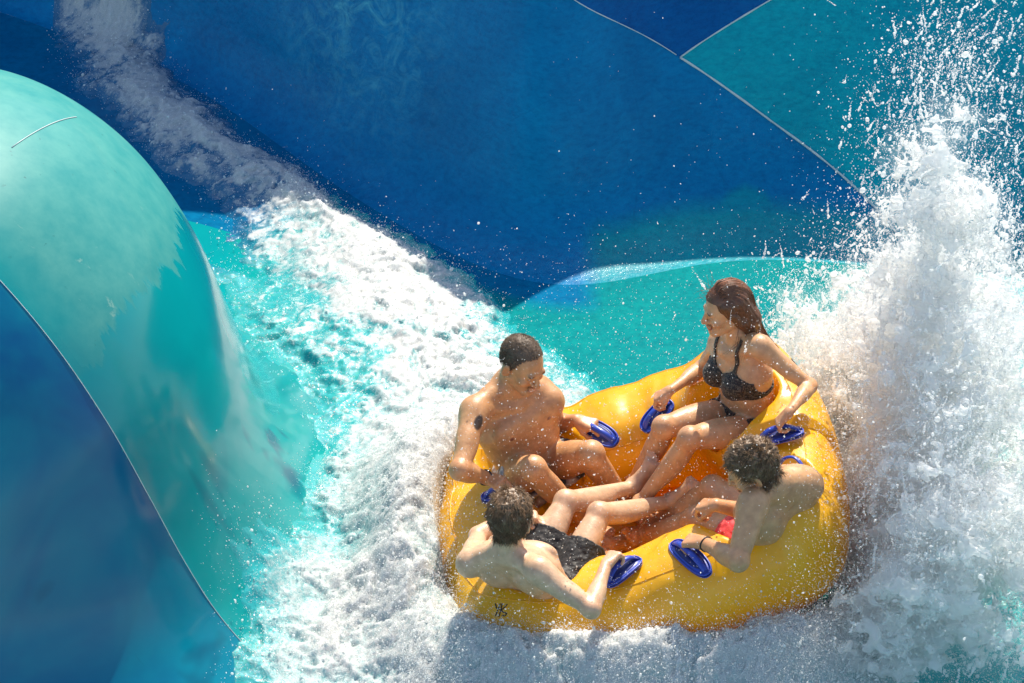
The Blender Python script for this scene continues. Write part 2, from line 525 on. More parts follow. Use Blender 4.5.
        for b_ in (-.024, 0, .024):
            Fd.cone(heel + dn * .008 + sx * b_ * .5 * k, ball + sx * b_ * k + dn * .004, .020 * k, .018 * k, .02)
        big = 1 if ((np.cross(d, -dn) @ sx) < 0) == (sd == 'R') else -1
        for i in range(5):
            o = (.032 - i * .0165) * big * -1
            ln = (.056, .052, .046, .040, .032)[i] * k; r = (.0125, .0095, .009, .0085, .008)[i] * k
            a = ball + sx * o * k + dn * .006 - d * .004 * i
            m = a + d * ln * .55 - dn * .004
            Fd.cone(a, m, r * 1.1, r, .006); Fd.cone(m, a + d * ln + dn * .004, r, r * .92, .006)
    # a hand closing on what it holds
    def hand(s, sd, wr, spec, am, relaxed=False):
        Fd = s.F; tgt, pn = np.array(spec[0]), np.array(spec[1])
        d = nrm(tgt - wr); pn = nrm(pn - d * (pn @ d)); n = pn      # n: the way the palm faces
        th = np.cross(d, -n); th = -th if sd == 'R' else th          # thumb side
        th = nrm(th); k = am * .98 + .02 if not s.female else .90
        s.grip_axis = getattr(s, 'grip_axis', {}); 
        for o in (.026, .009, -.009, -.026):
            Fd.cone(wr + d * .012 + th * o * .55 * k, wr + d * .082 * k + th * o * k, .018 * k, .0125 * k, .012)
        Fd.cone(wr + d * .03 * k + n * .008 + th * .02 * k, wr + d * .06 * k + n * .01 + th * .026 * k, .018 * k, .016 * k, .012)
        ang = (28, 62, 88) if relaxed else (48, 118, 165)
        for i, (o, l) in enumerate(zip((.028, .0095, -.0095, -.027), (1., 1.08, 1.0, .82))):
            p = wr + d * (.084 - .004 * abs(i - 1)) * k + th * o * k
            for j, (a, ln, r) in enumerate(zip(ang, (.041, .027, .021), (.0094, .0086, .0078))):
                a = R_(a + (4 * i if relaxed else 0))
                q = p + (d * math.cos(a) + n * math.sin(a)) * ln * l * k + th * (.0012 * (1.5 - i) if relaxed else 0)
                Fd.cone(p, q, r * k, r * .94 * k, .0035)
                if j == 0: Fd.ball(p - n * .002, .0105 * k, .005)
                p = q
        p = wr + d * .022 * k + th * .024 * k + n * .012
        for (da, na, ta), r in zip(((.026, .012, .016), (.026, .014, .004), (.022, .008, -.012)), (.0125, .0105, .009)):
            q = p + (d * da + n * na + th * ta) * k
            Fd.cone(p, q, r * k, r * .92 * k, .005); p = q
    def hp(s, f, u, r):
        F_, U_, R__ = s.hfr; k = s.hk
        return s.J['head'] + (F_ * f + U_ * u + R__ * r) * k
    def headshape(s):
        F_, U_, R__ = s.hfr; k = s.hk; A = (F_, U_, R__); Fd = s.F; hp = s.hp; fm = s.female
        E = lambda c, rad, kk=.015, sub=False: Fd.ell(hp(*c), A, np.array(rad) * k, kk * k, sub)
        C = lambda a, b, ra, rb, kk=.012, sub=False: Fd.cone(hp(*a), hp(*b), ra * k, rb * k, kk * k, sub)
        E((-.014, .030, 0), (.099, .088, .077), .02)
        E((.030, -.005, 0), (.064, .085, .066), .02)
        E((.040, -.058, 0), (.046, .062, .046), .02)
        for sg in (1, -1):
            C((.005, -.050, .050 * sg), (.072, -.098, .016 * sg), .026, .020, .02)      # jaw
            E((.066, -.028, .042 * sg), (.026, .022, .024), .015)                       # cheek
            E((.098, .002, .032 * sg), (.015, .011, .019), .012, True)                  # eye socket
            E((.077, .001, .031 * sg), (.0135, .0135, .0135), .004)
            C((.094, -.034, .012 * sg), (.101, -.036, .010 * sg), .0085, .008, .006)    # nostril
            ec = (-.006, -.012, .079 * sg)
            F2 = nrm(F_ * .92 + R__ * -.40 * sg); Rr = nrm(np.cross(F2, U_))
            Fd.ell(hp(*ec) + R__ * .006 * sg * k, (F2, nrm(U_ - F_ * .2), Rr), np.array((.020, .034, .008)) * k, .006 * k)
            Fd.ell(hp(.002, -.012, .092 * sg), (F2, U_, Rr), np.array((.010, .018, .006)) * k, .006 * k, True)
        C((.089, .020, -.036), (.089, .020, .036), .011 if not fm else .008, .011 if not fm else .008, .015)
        C((.095, .010, 0), (.116, -.030, 0), .0085, .0125, .010)
        C((.098, -.058, -.020), (.098, -.058, .020), .0068, .0068, .006)
        C((.104, -.058, -.008), (.104, -.058, .008), .0068, .0068, .006)
        C((.099, -.073, -.014), (.099, -.073, .014), .0085, .0085, .006)
        C((.096, -.0655, -.026), (.096, -.0655, .026), .0028, .0028, .004, True)
        E((.084, -.100, 0), (.020, .020, .024), .015)
    # ---- colouring by what each bit of skin is
    def tints(s, base, lip, brow, iris=(.05, .03, .02), extra=(), beard=None, teeth=False):
        V = s.V; C = np.tile(np.array(base, float), (len(V), 1)); k = s.hk
        def spot(c, rad, col, soft=.3, axes=None, amt=1.):
            D = V - np.asarray(c)
            if axes is None: q = np.linalg.norm(D, axis=1) / rad
            else: q = np.sqrt(sum(((D @ np.asarray(a)) / r) ** 2 for a, r in zip(axes, rad)))
            w = np.clip((1 - q) / soft, 0, 1)[:, None] * amt
            C[:] = C * (1 - w) + np.array(col) * w
        red = np.array(base) * np.array((1.02, .74, .66))
        for j in ('kne_R', 'kne_L', 'elb_R', 'elb_L'): spot(s.J[j], .075, red, .9, amt=.55)
        for sd in 'RL':
            spot(s.J['wri_' + sd] , .14, red, .6, amt=.35)
            spot(s.J['toe_' + sd], .10, red, .8, amt=.5)
        A = s.hfr; sc = lambda r: np.array(r) * k
        for sg in (1, -1):
            spot(s.hp(.075, -.03, .045 * sg), sc((.03, .025, .03)), red, .9, A, .6)
            spot(s.hp(-.005, -.012, .085 * sg), .035 * k, red, .5, amt=.5)
        spot(s.hp(.115, -.03, 0), .022 * k, red, .8, amt=.6)
        if beard is not None:
            spot(s.hp(.06, -.08, 0), sc((.07, .05, .06)), beard, .6, A, .45)
        spot(s.hp(.100, -.066, 0), sc((.016, .0155, .027)), lip, .35, A)
        if teeth: spot(s.hp(.104, -.0655, 0), sc((.018, .0062, .022)), (.85, .82, .76), .3, A)
        else: spot(s.hp(.102, -.0655, 0), sc((.016, .0025, .024)), np.array(lip) * .35, .5, A)
        for sg in (1, -1):
            spot(s.hp(.088, .001, .031 * sg), sc((.012, .0085, .0155)), np.array(base) * .45, .3, A)
            spot(s.hp(.091, .000, .031 * sg), sc((.010, .0058, .0125)), (.62, .58, .54), .3, A)
            spot(s.hp(.091, .000, .030 * sg), sc((.011, .0060, .0056)), iris, .3, A)
            spot(s.hp(.094, .0225, .034 * sg), sc((.014, .0058, .022)), brow, .5, A, .9)
        for e in extra: spot(*e)
        return C
    def patch(s, sel, off, thick):
        """a cloth patch that follows the skin: a copy of the chosen faces, lifted and given an edge"""
        V, Q = s.V, s.Q; N = vnormals(V, Q)
        keep = sel(V, N); q = Q[keep[Q].all(1)]
        used, inv = np.unique(q, return_inverse=True); q = inv.reshape(-1, 4); n = len(used)
        top = V[used] + N[used] * (off + thick); bot = V[used] + N[used] * (off * .2)
        e = np.concatenate([q[:, [0, 1]], q[:, [1, 2]], q[:, [2, 3]], q[:, [3, 0]]])
        key = np.sort(e, 1); _, ix, ct = np.unique(key[:, 0].astype(np.int64) * n + key[:, 1], return_index=True, return_counts=True)
        be = e[ix[ct == 1]]
        # smooth the rim
        for it in range(4):
            acc = np.zeros_like(top); c = np.zeros(n)
            for a, b in ((0, 1), (1, 0)):
                np.add.at(acc, be[:, a], top[be[:, b]]); np.add.at(c, be[:, a], 1)
            m = c > 0; top[m] = top[m] * .4 + .6 * acc[m] / c[m][:, None]
        rim = np.stack([be[:, 1], be[:, 0], be[:, 0] + n, be[:, 1] + n], 1)
        return np.concatenate([top, bot]), np.concatenate([q, q[:, ::-1] + n, rim])

def obj_at(name, V, Q, mat, org, parent=None, attrs=None, smooth=True):
    me = np_mesh(name, V - org, Q, smooth, attrs)
    return link(name, me, mat, parent, org if parent is None else None)

def strands(roots, dirs, length, rad, seg=5, grav=(0, 0, -1), curl=.2, shade=None, surf=None, seed=1):
    """tapered three-sided hair strands, all in one mesh; surf pushes points out of an ellipsoid"""
    r = np.random.default_rng(seed); n = len(roots)
    p = np.array(roots, float); d = np.array(dirs, float); g = np.array(grav, float)
    L = np.broadcast_to(np.asarray(length, float), (n,))[:, None] / seg
    rad = np.broadcast_to(np.asarray(rad, float), (n,))[:, None]
    w = r.standard_normal((n, 3)) * curl
    rows = []
    for i in range(seg + 1):
        t = i / seg
        a = np.cross(d, np.array([.3, .5, .81])); a /= np.maximum(np.linalg.norm(a, axis=1, keepdims=True), 1e-6); b = np.cross(d, a)
        rr = rad * (1 - .8 * t ** 1.5)
        rows.append(np.stack([p + a * rr, p - a * rr * .5 + b * rr * .87, p - a * rr * .5 - b * rr * .87], 1))
        d = d + g * .35 + w * .4 + r.standard_normal((n, 3)) * curl * .25
        d /= np.linalg.norm(d, axis=1, keepdims=True)
        p = p + d * L
        if surf is not None: p = surf(p)
    V = np.stack(rows, 1)                       # n, seg+1, 3, 3
    base = (np.arange(n) * (seg + 1) * 3)[:, None, None]
    i = np.arange(seg)[None, :, None] * 3; k = np.arange(3)[None, None, :]; k2 = (k + 1) % 3
    q = np.stack([base + i + k, base + i + k2, base + i + 3 + k2, base + i + 3 + k], -1).reshape(-1, 4)
    sh = np.repeat(r.random(n), (seg + 1) * 3)
    return V.reshape(-1, 3), q, sh

def short_hair(B, mat, org, parent, thick, region, length, n, comb, seed, rad=.0016, lift=.35, lump=.004, cut_noise=.006):
    """a fitted cap with strands over it, one mesh"""
    F_, U_, R__ = B.hfr; k = B.hk; A = (F_, U_, R__)
    V, Q = B.V, B.Q; N = vnormals(V, Q)
    D = V - B.J['head']; h = np.stack([D @ F_, D @ U_, D @ R__], 1) / k
    r = np.random.default_rng(seed)
    nz = spec_noise((64, 64, 64), 3.0, seed, lo=.06)
    ii = np.floor((h * 260) % 64).astype(int); jit = nz[ii[:, 0], ii[:, 1], ii[:, 2]]
    keep = region(h, jit * cut_noise)
    q = Q[keep[Q].all(1)]; used, inv = np.unique(q, return_inverse=True); q = inv.reshape(-1, 4)
    top = V[used] + N[used] * (thick + lump * np.clip(jit[used], -1.5, 2))[:, None]
    # roots on the scalp
    pick = used[r.integers(0, len(used), n)]
    rt = V[pick] + N[pick] * thick * .5 + r.standard_normal((n, 3)) * .002
    c = np.array(comb); cd = F_ * c[0] + U_ * c[1] + R__ * c[2]
    cd = cd[None, :] - N[pick] * (N[pick] @ cd)[:, None]
    dirs = nrm_rows(cd + N[pick] * lift + np.sin(rt @ np.array([[61, 23, 47.], [37, 71, 19], [29, 53, 67]]) * 2.2) * .22 + r.standard_normal((n, 3)) * .12)
    cen = B.hp(-.014, .02, 0)
    def surf(p):
        q_ = p - cen; l = np.stack([q_ @ F_ / (.099 * k), q_ @ U_ / (.095 * k), q_ @ R__ / (.080 * k)], 1)
        s_ = np.linalg.norm(l, axis=1); m = s_ < 1.04
        p = p.copy(); p[m] = cen + q_[m] * (1.04 / s_[m])[:, None]; return p
    SV, SQ, sh = strands(rt, dirs, r.uniform(.6, 1.2, n) * length, rad, 4, -np.array(U_) * .15, .16, surf=surf, seed=seed)
    VV = np.concatenate([top, SV]); QQ = np.concatenate([q, SQ + len(top)])
    shade = np.concatenate([np.full(len(top), .25), sh])
    return obj_at('hair', VV, QQ, mat, org, parent, {'shade': shade})

def nrm_rows(a): return a / np.maximum(np.linalg.norm(a, axis=1, keepdims=True), 1e-9)

def cloth_shorts(B, mat, org, parent, frac, name='shorts', seed=3, waist=.20, loose=.012):
    J = B.J; Fd = Field(np.array([J[j] for j in ('pelvis', 'kne_R', 'kne_L')]).min(0) - .2, np.array([J[j] for j in ('pelvis', 'kne_R', 'kne_L')]).max(0) + .2, .005)
    th = B.thin * B.sc
    for (t0, w0, r0), (t1, w1, r1) in (((-.10, .078, .090), (.04, .076, .094)), ((.04, .076, .094), (waist, .068, .088))):
        for sg in (-1, 0, 1): Fd.cone(B.pt(t0, w0 * sg, 0), B.pt(t1, w1 * sg, .004), (r0 + loose) * th, (r1 + loose) * th, .03)
    # cut at the waist
    Fd.cut(B.pt(waist, 0, 0), B.up)
    G = Field(Fd.lo, Fd.lo + (Fd.n - 1) * .005, .005)
    for sd in 'RL':
        H = Field(Fd.lo, Fd.lo + (Fd.n - 1) * .005, .005)
        hp, kn = J['hip_' + sd], J['kne_' + sd]; d = nrm(kn - hp)
        H.cone(hp, hp + (kn - hp) * (frac + .1), (.098 + loose) * th, (.078 + loose * 1.7) * th, .02)
        H.cut(hp + (kn - hp) * frac, d)
        h = np.maximum(.03 - np.abs(Fd.F - H.F), 0) / .03
        Fd.F = np.minimum(Fd.F, H.F) - h * h * .0075
    V, Q = Fd.mesh()
    V = relax(V, Q, 2, .5); N = vnormals(V, Q)
    nz = spec_noise((96, 96, 96), 3.2, seed, lo=.03)
    ii = np.floor((V - Fd.lo) / .006).astype(int) % 96
    V = V + N * (nz[ii[:, 0], ii[:, 1], ii[:, 2]] * .0018)[:, None]
    V = relax(V, Q, 3, .5)
    B.cloth = (V, Q)
    return obj_at(name, V, Q, mat, org, parent)

def band(J, sd, t, r, col_mat, org, parent, name):
    el, wr = J['elb_' + sd], J['wri_' + sd]; d = nrm(wr - el); c = el + (wr - el) * t
    a = nrm(np.cross(d, (0.2, .3, .9))); b = np.cross(d, a)
    pts = [c + (a * math.cos(x) + b * math.sin(x)) * r + d * .002 * math.sin(3 * x) for x in np.linspace(0, 2 * math.pi, 28, endpoint=False)]
    V, Q = tube_mesh(pts, .0042, 6, True)
    return link(name, mesh_from(name, V - org, Q), col_mat, parent)

# ------------------------------------------------------------------ the raft (own frame: yawed and rolled by the wave)
yaw, roll = R_(7), R_(18)
RM = np.array([[math.cos(roll), 0, -math.sin(roll)], [0, 1, 0], [math.sin(roll), 0, math.cos(roll)]]) @ \
     np.array([[math.cos(yaw), -math.sin(yaw), 0], [math.sin(yaw), math.cos(yaw), 0], [0, 0, 1]])
RN = RM[:, 2]
RA, RB, TR, SE = .645, .60, .240, 3.0
def ring(t):
    c, s_ = math.cos(t), math.sin(t)
    return np.array([math.copysign(abs(c) ** (2 / SE), c) * RA, math.copysign(abs(s_) ** (2 / SE), s_) * RB, 0])

M = Mat('raft_vinyl')
n1 = M.noise(3.0, 3); n2 = M.noise(60, 3); n3 = M.noise(7, 5, stretch=(1, 1, .4))
b = M.bsdf((.86, .40, .015), .34, Specular_IOR_Level=.45, Coat_Weight=.35, Coat_Roughness=.12, Subsurface_Weight=.06, Subsurface_Scale=.05)
b.inputs['Subsurface Radius'].default_value = (1, .5, .1)
M.l(M.mix(M.ramp(n3, [(.4, 0.), (.62, 1.)]), (.97, .49, .010), (1.0, .55, .018)), b.inputs['Base Color'])
M.l(M.ramp(n2, [(.3, .26), (.7, .44)]), b.inputs['Roughness'])
M.l(M.bump(n2, .12, .002, M.bump(n1, .25, .03)), b.inputs['Normal'])
tl = M.n('BsdfTranslucent'); tl.inputs[0].default_value = (1., .62, .04, 1); mx = M.n('MixShader'); mx.inputs[0].default_value = .28
M.l(M.b.outputs[0], mx.inputs[1]); M.l(tl.outputs[0], mx.inputs[2]); M.l(mx.outputs[0], M.out.inputs[0])
m_vinyl = M.m
M = Mat('raft_floor_vinyl')
b = M.bsdf((.95, .50, .03), .4, Coat_Weight=.3)
M.l(M.bump(M.noise(18, 3), .3, .02), b.inputs['Normal'])
m_floor = M.m
M = Mat('blue_grip')
b = M.bsdf((.02, .055, .42), .38, Coat_Weight=.3)
M.l(M.mix(M.noise(35, 3), (.012, .035, .30), (.03, .08, .52)), b.inputs['Base Color'])
M.l(M.bump(M.noise(90, 2), .2, .003), b.inputs['Normal'])
m_blue = M.m
M = Mat('grip_mesh_inlay'); M.bsdf((.010, .022, .16), .5); m_inlay = M.m
M = Mat('black_print'); M.bsdf((.012, .012, .013), .5); m_black = M.m

raft = empty('raft', (0, 0, 0))
tag(raft, 'yellow inflatable ring raft with blue handles carrying four riders through the foam', 'raft')

# the tube, dented where the riders sit and pinched into creases between the seats
NT, NP = 420, 150
ts = np.linspace(0, 2 * np.pi, NT * 8)
cl = np.array([ring(t) for t in ts]); sl_ = np.concatenate([[0], np.cumsum(np.linalg.norm(np.diff(cl, axis=0), axis=1))])
ev = np.linspace(0, sl_[-1], NT, endpoint=False)
tt = np.interp(ev, sl_, ts); CL = np.array([ring(t) for t in tt])
TG = np.roll(CL, -1, 0) - np.roll(CL, 1, 0); TG = nrm_rows(TG)
OUT = np.stack([TG[:, 1], -TG[:, 0], TG[:, 2]], 1)
ph = np.linspace(0, 2 * np.pi, NP, endpoint=False)
U = ev / sl_[-1]
# creases: angle of the ring, width, depth, and where round the tube they bite
crease = [(R_(96), .055, .030), (R_(84), .05, .018), (R_(108), .05, .018), (R_(268), .06, .018), (R_(303), .05, .034), (R_(311), .04, .020), (R_(180), .06, .02), (R_(0), .06, .02)]
VT = np.zeros((NT, NP, 3))
nzT = spec_noise((NT, NP), 3.4, 5, lo=.012)
for i in range(NT):
    lobe = max(0., -math.cos(4 * tt[i])) ** 1.5
    high = math.exp(-((tt[i] - R_(24)) / .5) ** 2)
    rr = np.full(NP, TR + .040 * lobe + .035 * high)
    for ca, w, dp in crease:
        da = (tt[i] - ca + math.pi) % (2 * math.pi) - math.pi
        g = math.exp(-(da / w) ** 2)
        rr = rr - dp * g * (.55 + .45 * np.cos(ph - 2.2))
    # fan of small wrinkles on the inside by the seams
    for ca, w, dp in crease[:1] + crease[4:5]:
        da = (tt[i] - ca + math.pi) % (2 * math.pi) - math.pi
        rr = rr + .0075 * np.sin(da * 62 + 2 * np.sin(ph)) * math.exp(-(da / .26) ** 2) * np.clip(np.cos(ph - 2.4), 0, 1)
    rr = rr + .0022 * nzT[i]
    co, so = np.cos(ph), np.sin(ph)
    sq = 1 / (np.abs(co) ** 2.4 + np.abs(so) ** 2.4) ** (1 / 2.4)      # a slightly boxy section
    VT[i] = CL[i] + OUT[i] * .03 * lobe + np.array([0, 0, .03 * lobe + .055 * high]) + (OUT[i] * (co * sq * rr)[:, None]) + np.array([0, 0, 1.]) * (so * sq * rr)[:, None]
VT = VT.reshape(-1, 3) @ RM.T
def push(V, a, b, ra, rb, soft):
    a, b = np.asarray(a), np.asarray(b); ab = b - a
    t = np.clip(((V - a) @ ab) / (ab @ ab), 0, 1); q = a + t[:, None] * ab; D = V - q
    d = np.linalg.norm(D, axis=1); r = ra + (rb - ra) * t
    x = r + soft - d; m = x > 0
    y = np.where(x > 2 * soft, x - soft, x * x / (4 * soft))
    V[m] = V[m] + D[m] / d[m][:, None] * y[m][:, None]
    return V
def press(V, a, b, ra, rb, soft):
    """a seat pressed down into the tube: whatever is above the underside of the capsule goes below it"""
    a = RM.T @ np.asarray(a); b = RM.T @ np.asarray(b); L = V @ RM
    ab = (b - a)[:2]; t = np.clip(((L[:, :2] - a[:2]) @ ab) / max(ab @ ab, 1e-9), 0, 1)
    lat = np.linalg.norm(L[:, :2] - a[:2] - t[:, None] * ab, axis=1); r = ra + (rb - ra) * t; hz = a[2] + (b[2] - a[2]) * t
    goal = hz - np.sqrt(np.maximum(r * r - np.minimum(lat, r) ** 2, 0))
    m = (lat < r + soft) & (L[:, 2] > goal)
    wgt = np.clip((r + soft - lat) / soft, 0, 1); wgt = wgt * wgt * (3 - 2 * wgt)
    L[m, 2] += (goal - L[:, 2])[m] * wgt[m]
    return L @ RM.T
for who in ('man', 'woman', 'boy', 'lad'):
    J = {k: np.array(v) for k, v in JOINTS[who].items()}
    th = .92 if who != 'man' else 1
    ctr = (J['hip_R'] + J['hip_L']) / 2; up = nrm(J['neck'] - J['pelvis'])
    fw = np.cross(up, nrm(J['hip_R'] - J['hip_L'])); a_ = nrm(J['hip_R'] - J['hip_L'])
    for sg in (-1, 0, 1):
        c0 = J['pelvis'] - up * .03 + a_ * .07 * sg
        VT = press(VT, c0, c0 + fw * .12, .088 * th, .085 * th, .06)
        VT = push(VT, J['pelvis'] - up * .05 + a_ * .07 * sg, J['pelvis'] + up * .34 + a_ * .07 * sg, .086 * th, .086 * th, .03)
    for sd in 'RL':
        VT = press(VT, J['hip_' + sd], J['kne_' + sd], .082 * th, .052 * th, .12 if who == 'lad' else .06)
        VT = push(VT, J['kne_' + sd], J['ank_' + sd], .055 * th, .035 * th, .015)
        if who == 'woman' and sd == 'R': VT = press(VT, J['elb_R'], J['sho_R'] * .6 + J['elb_R'] * .4, .055, .055, .09); VT = press(VT, J['elb_R'], J['wri_R'], .05, .04, .07)
        VT = push(VT, J['elb_' + sd], J['elb_' + sd] * .4 + J['wri_' + sd] * .6, .043 * th, .035, .012)
        VT = push(VT, J['elb_' + sd], J['sho_' + sd], .046 * th, .05, .012)
ii, jj = np.meshgrid(np.arange(NT), np.arange(NP), indexing='ij'); i2, j2 = (ii + 1) % NT, (jj + 1) % NP
QT = np.stack([ii * NP + jj, i2 * NP + jj, i2 * NP + j2, ii * NP + j2], -1).reshape(-1, 4)[:, ::-1]
VT = relax(VT, QT, 2, .5)
tube = link('tube', np_mesh('tube', VT, QT), m_vinyl, raft)
NTn = vnormals(VT, QT)
if ((VT - (CL.repeat(NP, 0) @ RM.T)) * NTn).sum() < 0: NTn = -NTn
def on_tube(p, near=.12):
    """nearest point of the tube's skin and its normal"""
    i = np.argmin(((VT - p) ** 2).sum(1)); return VT[i], NTn[i]
# floor of the raft: a quilted inflated sheet
bm = bmesh.new(); rings = []
for k in range(26):
    f = k / 25
    rw = []
    for t in np.linspace(0, 2 * np.pi, 120, endpoint=False):
        p = ring(t) * (f * .93)
        p = p + np.array([0, 0, -.175 + .018 * math.cos(p[1] * 38) + .035 * f ** 4])
        rw.append(bm.verts.new(RM @ p))
    rings.append(rw)
for a, c in zip(rings[:-1], rings[1:]):
    for i in range(120):
        try: bm.faces.new((a[i], a[(i + 1) % 120], c[(i + 1) % 120], c[i]))
        except ValueError: pass
bmesh.ops.remove_doubles(bm, verts=bm.verts, dist=1e-5)
fl = link('floor', bm_mesh('floor', bm), m_floor, raft)
# welded seam tape lines round the tube
for k, pa in enumerate((R_(62), R_(150), R_(-28))):
    idx = int(pa / (2 * np.pi) * NP) % NP
    pts = VT.reshape(NT, NP, 3)[:, idx] + NTn.reshape(NT, NP, 3)[:, idx] * .0005
    V, Q = tube_mesh(pts, .0032, 6, True)
    link('seam', mesh_from('seam', V, Q), m_vinyl, raft)

def handle(p0, p1, wide=.044, arch=.036, palm=None):
    """a blue pad lying on the tube with a grip strap standing over it"""
    p0, p1 = np.array(p0), np.array(p1); c = (p0 + p1) / 2; a = nrm(p1 - p0); L = np.linalg.norm(p1 - p0) / 2 + .02
    q, n = on_tube(c)
    n = nrm(n * .7 + RN * .3); a = nrm(a - n * (a @ n)); w = np.cross(n, a)
    c = q + n * .010
    if (np.array((p0 + p1) / 2) - q) @ n > .05: c = (p0 + p1) / 2 - n * .03
    NA, NR = 56, 9
    def pad(h0, h1, s, name, mat, par, z0=0):
        V = []; Q = []
        for side, hh in ((1, h1), (0, h0)):
            for r_ in range(NR):
                f = r_ / (NR - 1)
                for k in range(NA):
                    t = 2 * math.pi * k / NA; ct, st = math.cos(t), math.sin(t)
                    x = math.copysign(abs(ct) ** (2 / 2.6), ct) * L * s * f; y = math.copysign(abs(st) ** (2 / 2.6), st) * wide * s * f
                    edge = 1 - f ** 6
                    bend = -.9 * (x * x) - 1.2 * y * y
                    V.append(c + a * x + w * y + n * (z0 + bend + (hh * (edge if side else 1))))
        for o in (0, NR * NA):
            for r_ in range(NR - 1):
                for k in range(NA):
                    f4 = (o + r_ * NA + k, o + r_ * NA + (k + 1) % NA, o + (r_ + 1) * NA + (k + 1) % NA, o + (r_ + 1) * NA + k)
                    Q.append(f4 if o else f4[::-1])
        for k in range(NA):
            Q.append(((NR - 1) * NA + k, (NR - 1) * NA + (k + 1) % NA, NR * NA + (NR - 1) * NA + (k + 1) % NA, NR * NA + (NR - 1) * NA + k))
        return link(name, mesh_from(name, np.array(V), Q), mat, par)
    hd = pad(-.006, .012, 1., 'handle', m_blue, raft)
    pad(.001, .006, .68, 'inlay', m_inlay, hd, .010)
    # the strap: a flat band from end to end of the pad
    V = []; Q = []; n_ = 26
    for i in range(n_):
        f = i / (n_ - 1) * 2 - 1; x = f * L * .86; h = arch * (1 - abs(f) ** 2.6) + .010 - .9 * x * x
        for y, z in ((-.014, -.004), (-.012, .004), (0, .0065), (.012, .004), (.014, -.004), (0, -.005)):
            V.append(c + a * x + w * y + n * (h + z))
    for i in range(n_ - 1):
        for k in range(6): Q.append((i * 6 + k, (i + 1) * 6 + k, (i + 1) * 6 + (k + 1) % 6, i * 6 + (k + 1) % 6))
    link('grip', mesh_from('grip', np.array(V), Q), m_blue, hd)
    # ring of raised ribs round the pad edge
    pts = [c + a * (math.copysign(abs(math.cos(t)) ** (2 / 2.6), math.cos(t)) * L * .97) + w * (math.copysign(abs(math.sin(t)) ** (2 / 2.6), math.sin(t)) * wide * .97)
           + n * (.008 - .9 * (L * math.cos(t)) ** 2 - 1.2 * (wide * math.sin(t)) ** 2) for t in np.linspace(0, 2 * math.pi, 40, endpoint=False)]
    V, Q = tube_mesh(pts, .0045, 6, True)
    link('rim', mesh_from('rim', V, Q), m_blue, hd)
    return c, n
for p0, p1 in HANDLES: handle(p0, p1)

def on_line(p, d):
    """where a line from p along d first meets the tube (for things printed on it)"""
    D = VT - p; t = D @ d; off = np.linalg.norm(D - t[:, None] * d, axis=1)
    m = off < .02; i = np.where(m)[0][np.argmin(t[m])]; return VT[i], NTn[i]
def logo(p, xdir, strokes, size, name='printed_logo'):
    q, n = on_tube(p); x = nrm(np.array(xdir) - n * (np.array(xdir) @ n)); y = np.cross(n, x)
    VV, QQ = [], []
    for st in strokes:
        pts = []
        for (u, v) in st:
            w = q + x * u * size + y * v * size; pq, pn = on_tube(w); pts.append(w + n * ((pq - w) @ n + .002))
        pts = np.array(pts)
        # resample
        seg = np.linspace(0, 1, 14); d_ = np.concatenate([[0], np.cumsum(np.linalg.norm(np.diff(pts, axis=0), axis=1))]); d_ /= d_[-1]
        pts = np.stack([np.interp(seg, d_, pts[:, i]) for i in range(3)], 1)
        V, Q = tube_mesh(pts, .0042 * (size / .05), 5)
        o = len(VV); VV += list(V); QQ += [tuple(k + o for k in f) for f in Q]
    link(name, mesh_from(name, np.array(VV), QQ), m_black, raft)
YK = [[(-1, 1), (-.7, .3), (-.2, .15)], [(-.2, 1), (-.45, .2), (-.8, -.8)], [(.1, 1), (-.05, 0), (-.25, -.9)], [(.9, .9), (.3, .25), (-.05, .1)], [(0, .1), (.4, -.3), (.9, -.35), (.7, -.75), (.2, -.7)]]
for p, xd in LOGOS: logo(np.array(p), xd, YK, .029)
# valve caps on the tube
for p in VALVES:
    q, n = on_tube(np.array(p)); a = nrm(np.cross(n, (0, 0, 1))); b_ = np.cross(n, a)
    V, Q = tube_mesh([q - n * .004, q + n * .008, q + n * .010], [.022, .021, .012], 18)
    link('valve', mesh_from('valve', V, Q), m_vinyl, raft)

# ------------------------------------------------------------------ the four riders
m_skin = skin_mat('wet_skin')
m_hair_brown = hair_mat('brown_hair', (.05, .028, .014), (.36, .21, .10), .45)
m_hair_dark = hair_mat('dark_hair', (.07, .045, .028), (.22, .145, .085), .6)
m_hair_long = hair_mat('long_wet_hair', (.020, .008, .004), (.34, .13, .05), .36)
def cloth_mat(name, col, col2, sc_, rough=.6):
    M = Mat(name); n = M.noise(sc_, 3)
    b = M.bsdf(col, rough, Sheen_Weight=.1, Specular_IOR_Level=.4)
    M.l(M.mix(M.ramp(n, [(.45, 0.), (.6, 1.)]), col, col2), b.inputs['Base Color'])
    M.l(M.bump(M.noise(300, 2), .25, .002, M.bump(M.noise(22, 4), .5, .012)), b.inputs['Normal'])
    return M.m
m_sh_black = cloth_mat('black_swim_cloth', (.010, .009, .009), (.018, .016, .015), 30)
m_sh_red = cloth_mat('red_swim_cloth', (.62, .035, .04), (.75, .09, .08), 14)
m_sh_grey = cloth_mat('grey_swim_cloth', (.05, .05, .055), (.55, .55, .55), 11)
m_bikini = cloth_mat('patterned_bikini', (.012, .010, .009), (.10, .075, .05), 120)
m_band = Mat('band_rubber'); m_band.bsdf((.012, .012, .014), .5); m_band = m_band.m
m_trim = cloth_mat('yellow_trim', (.65, .62, .05), (.5, .55, .08), 20)

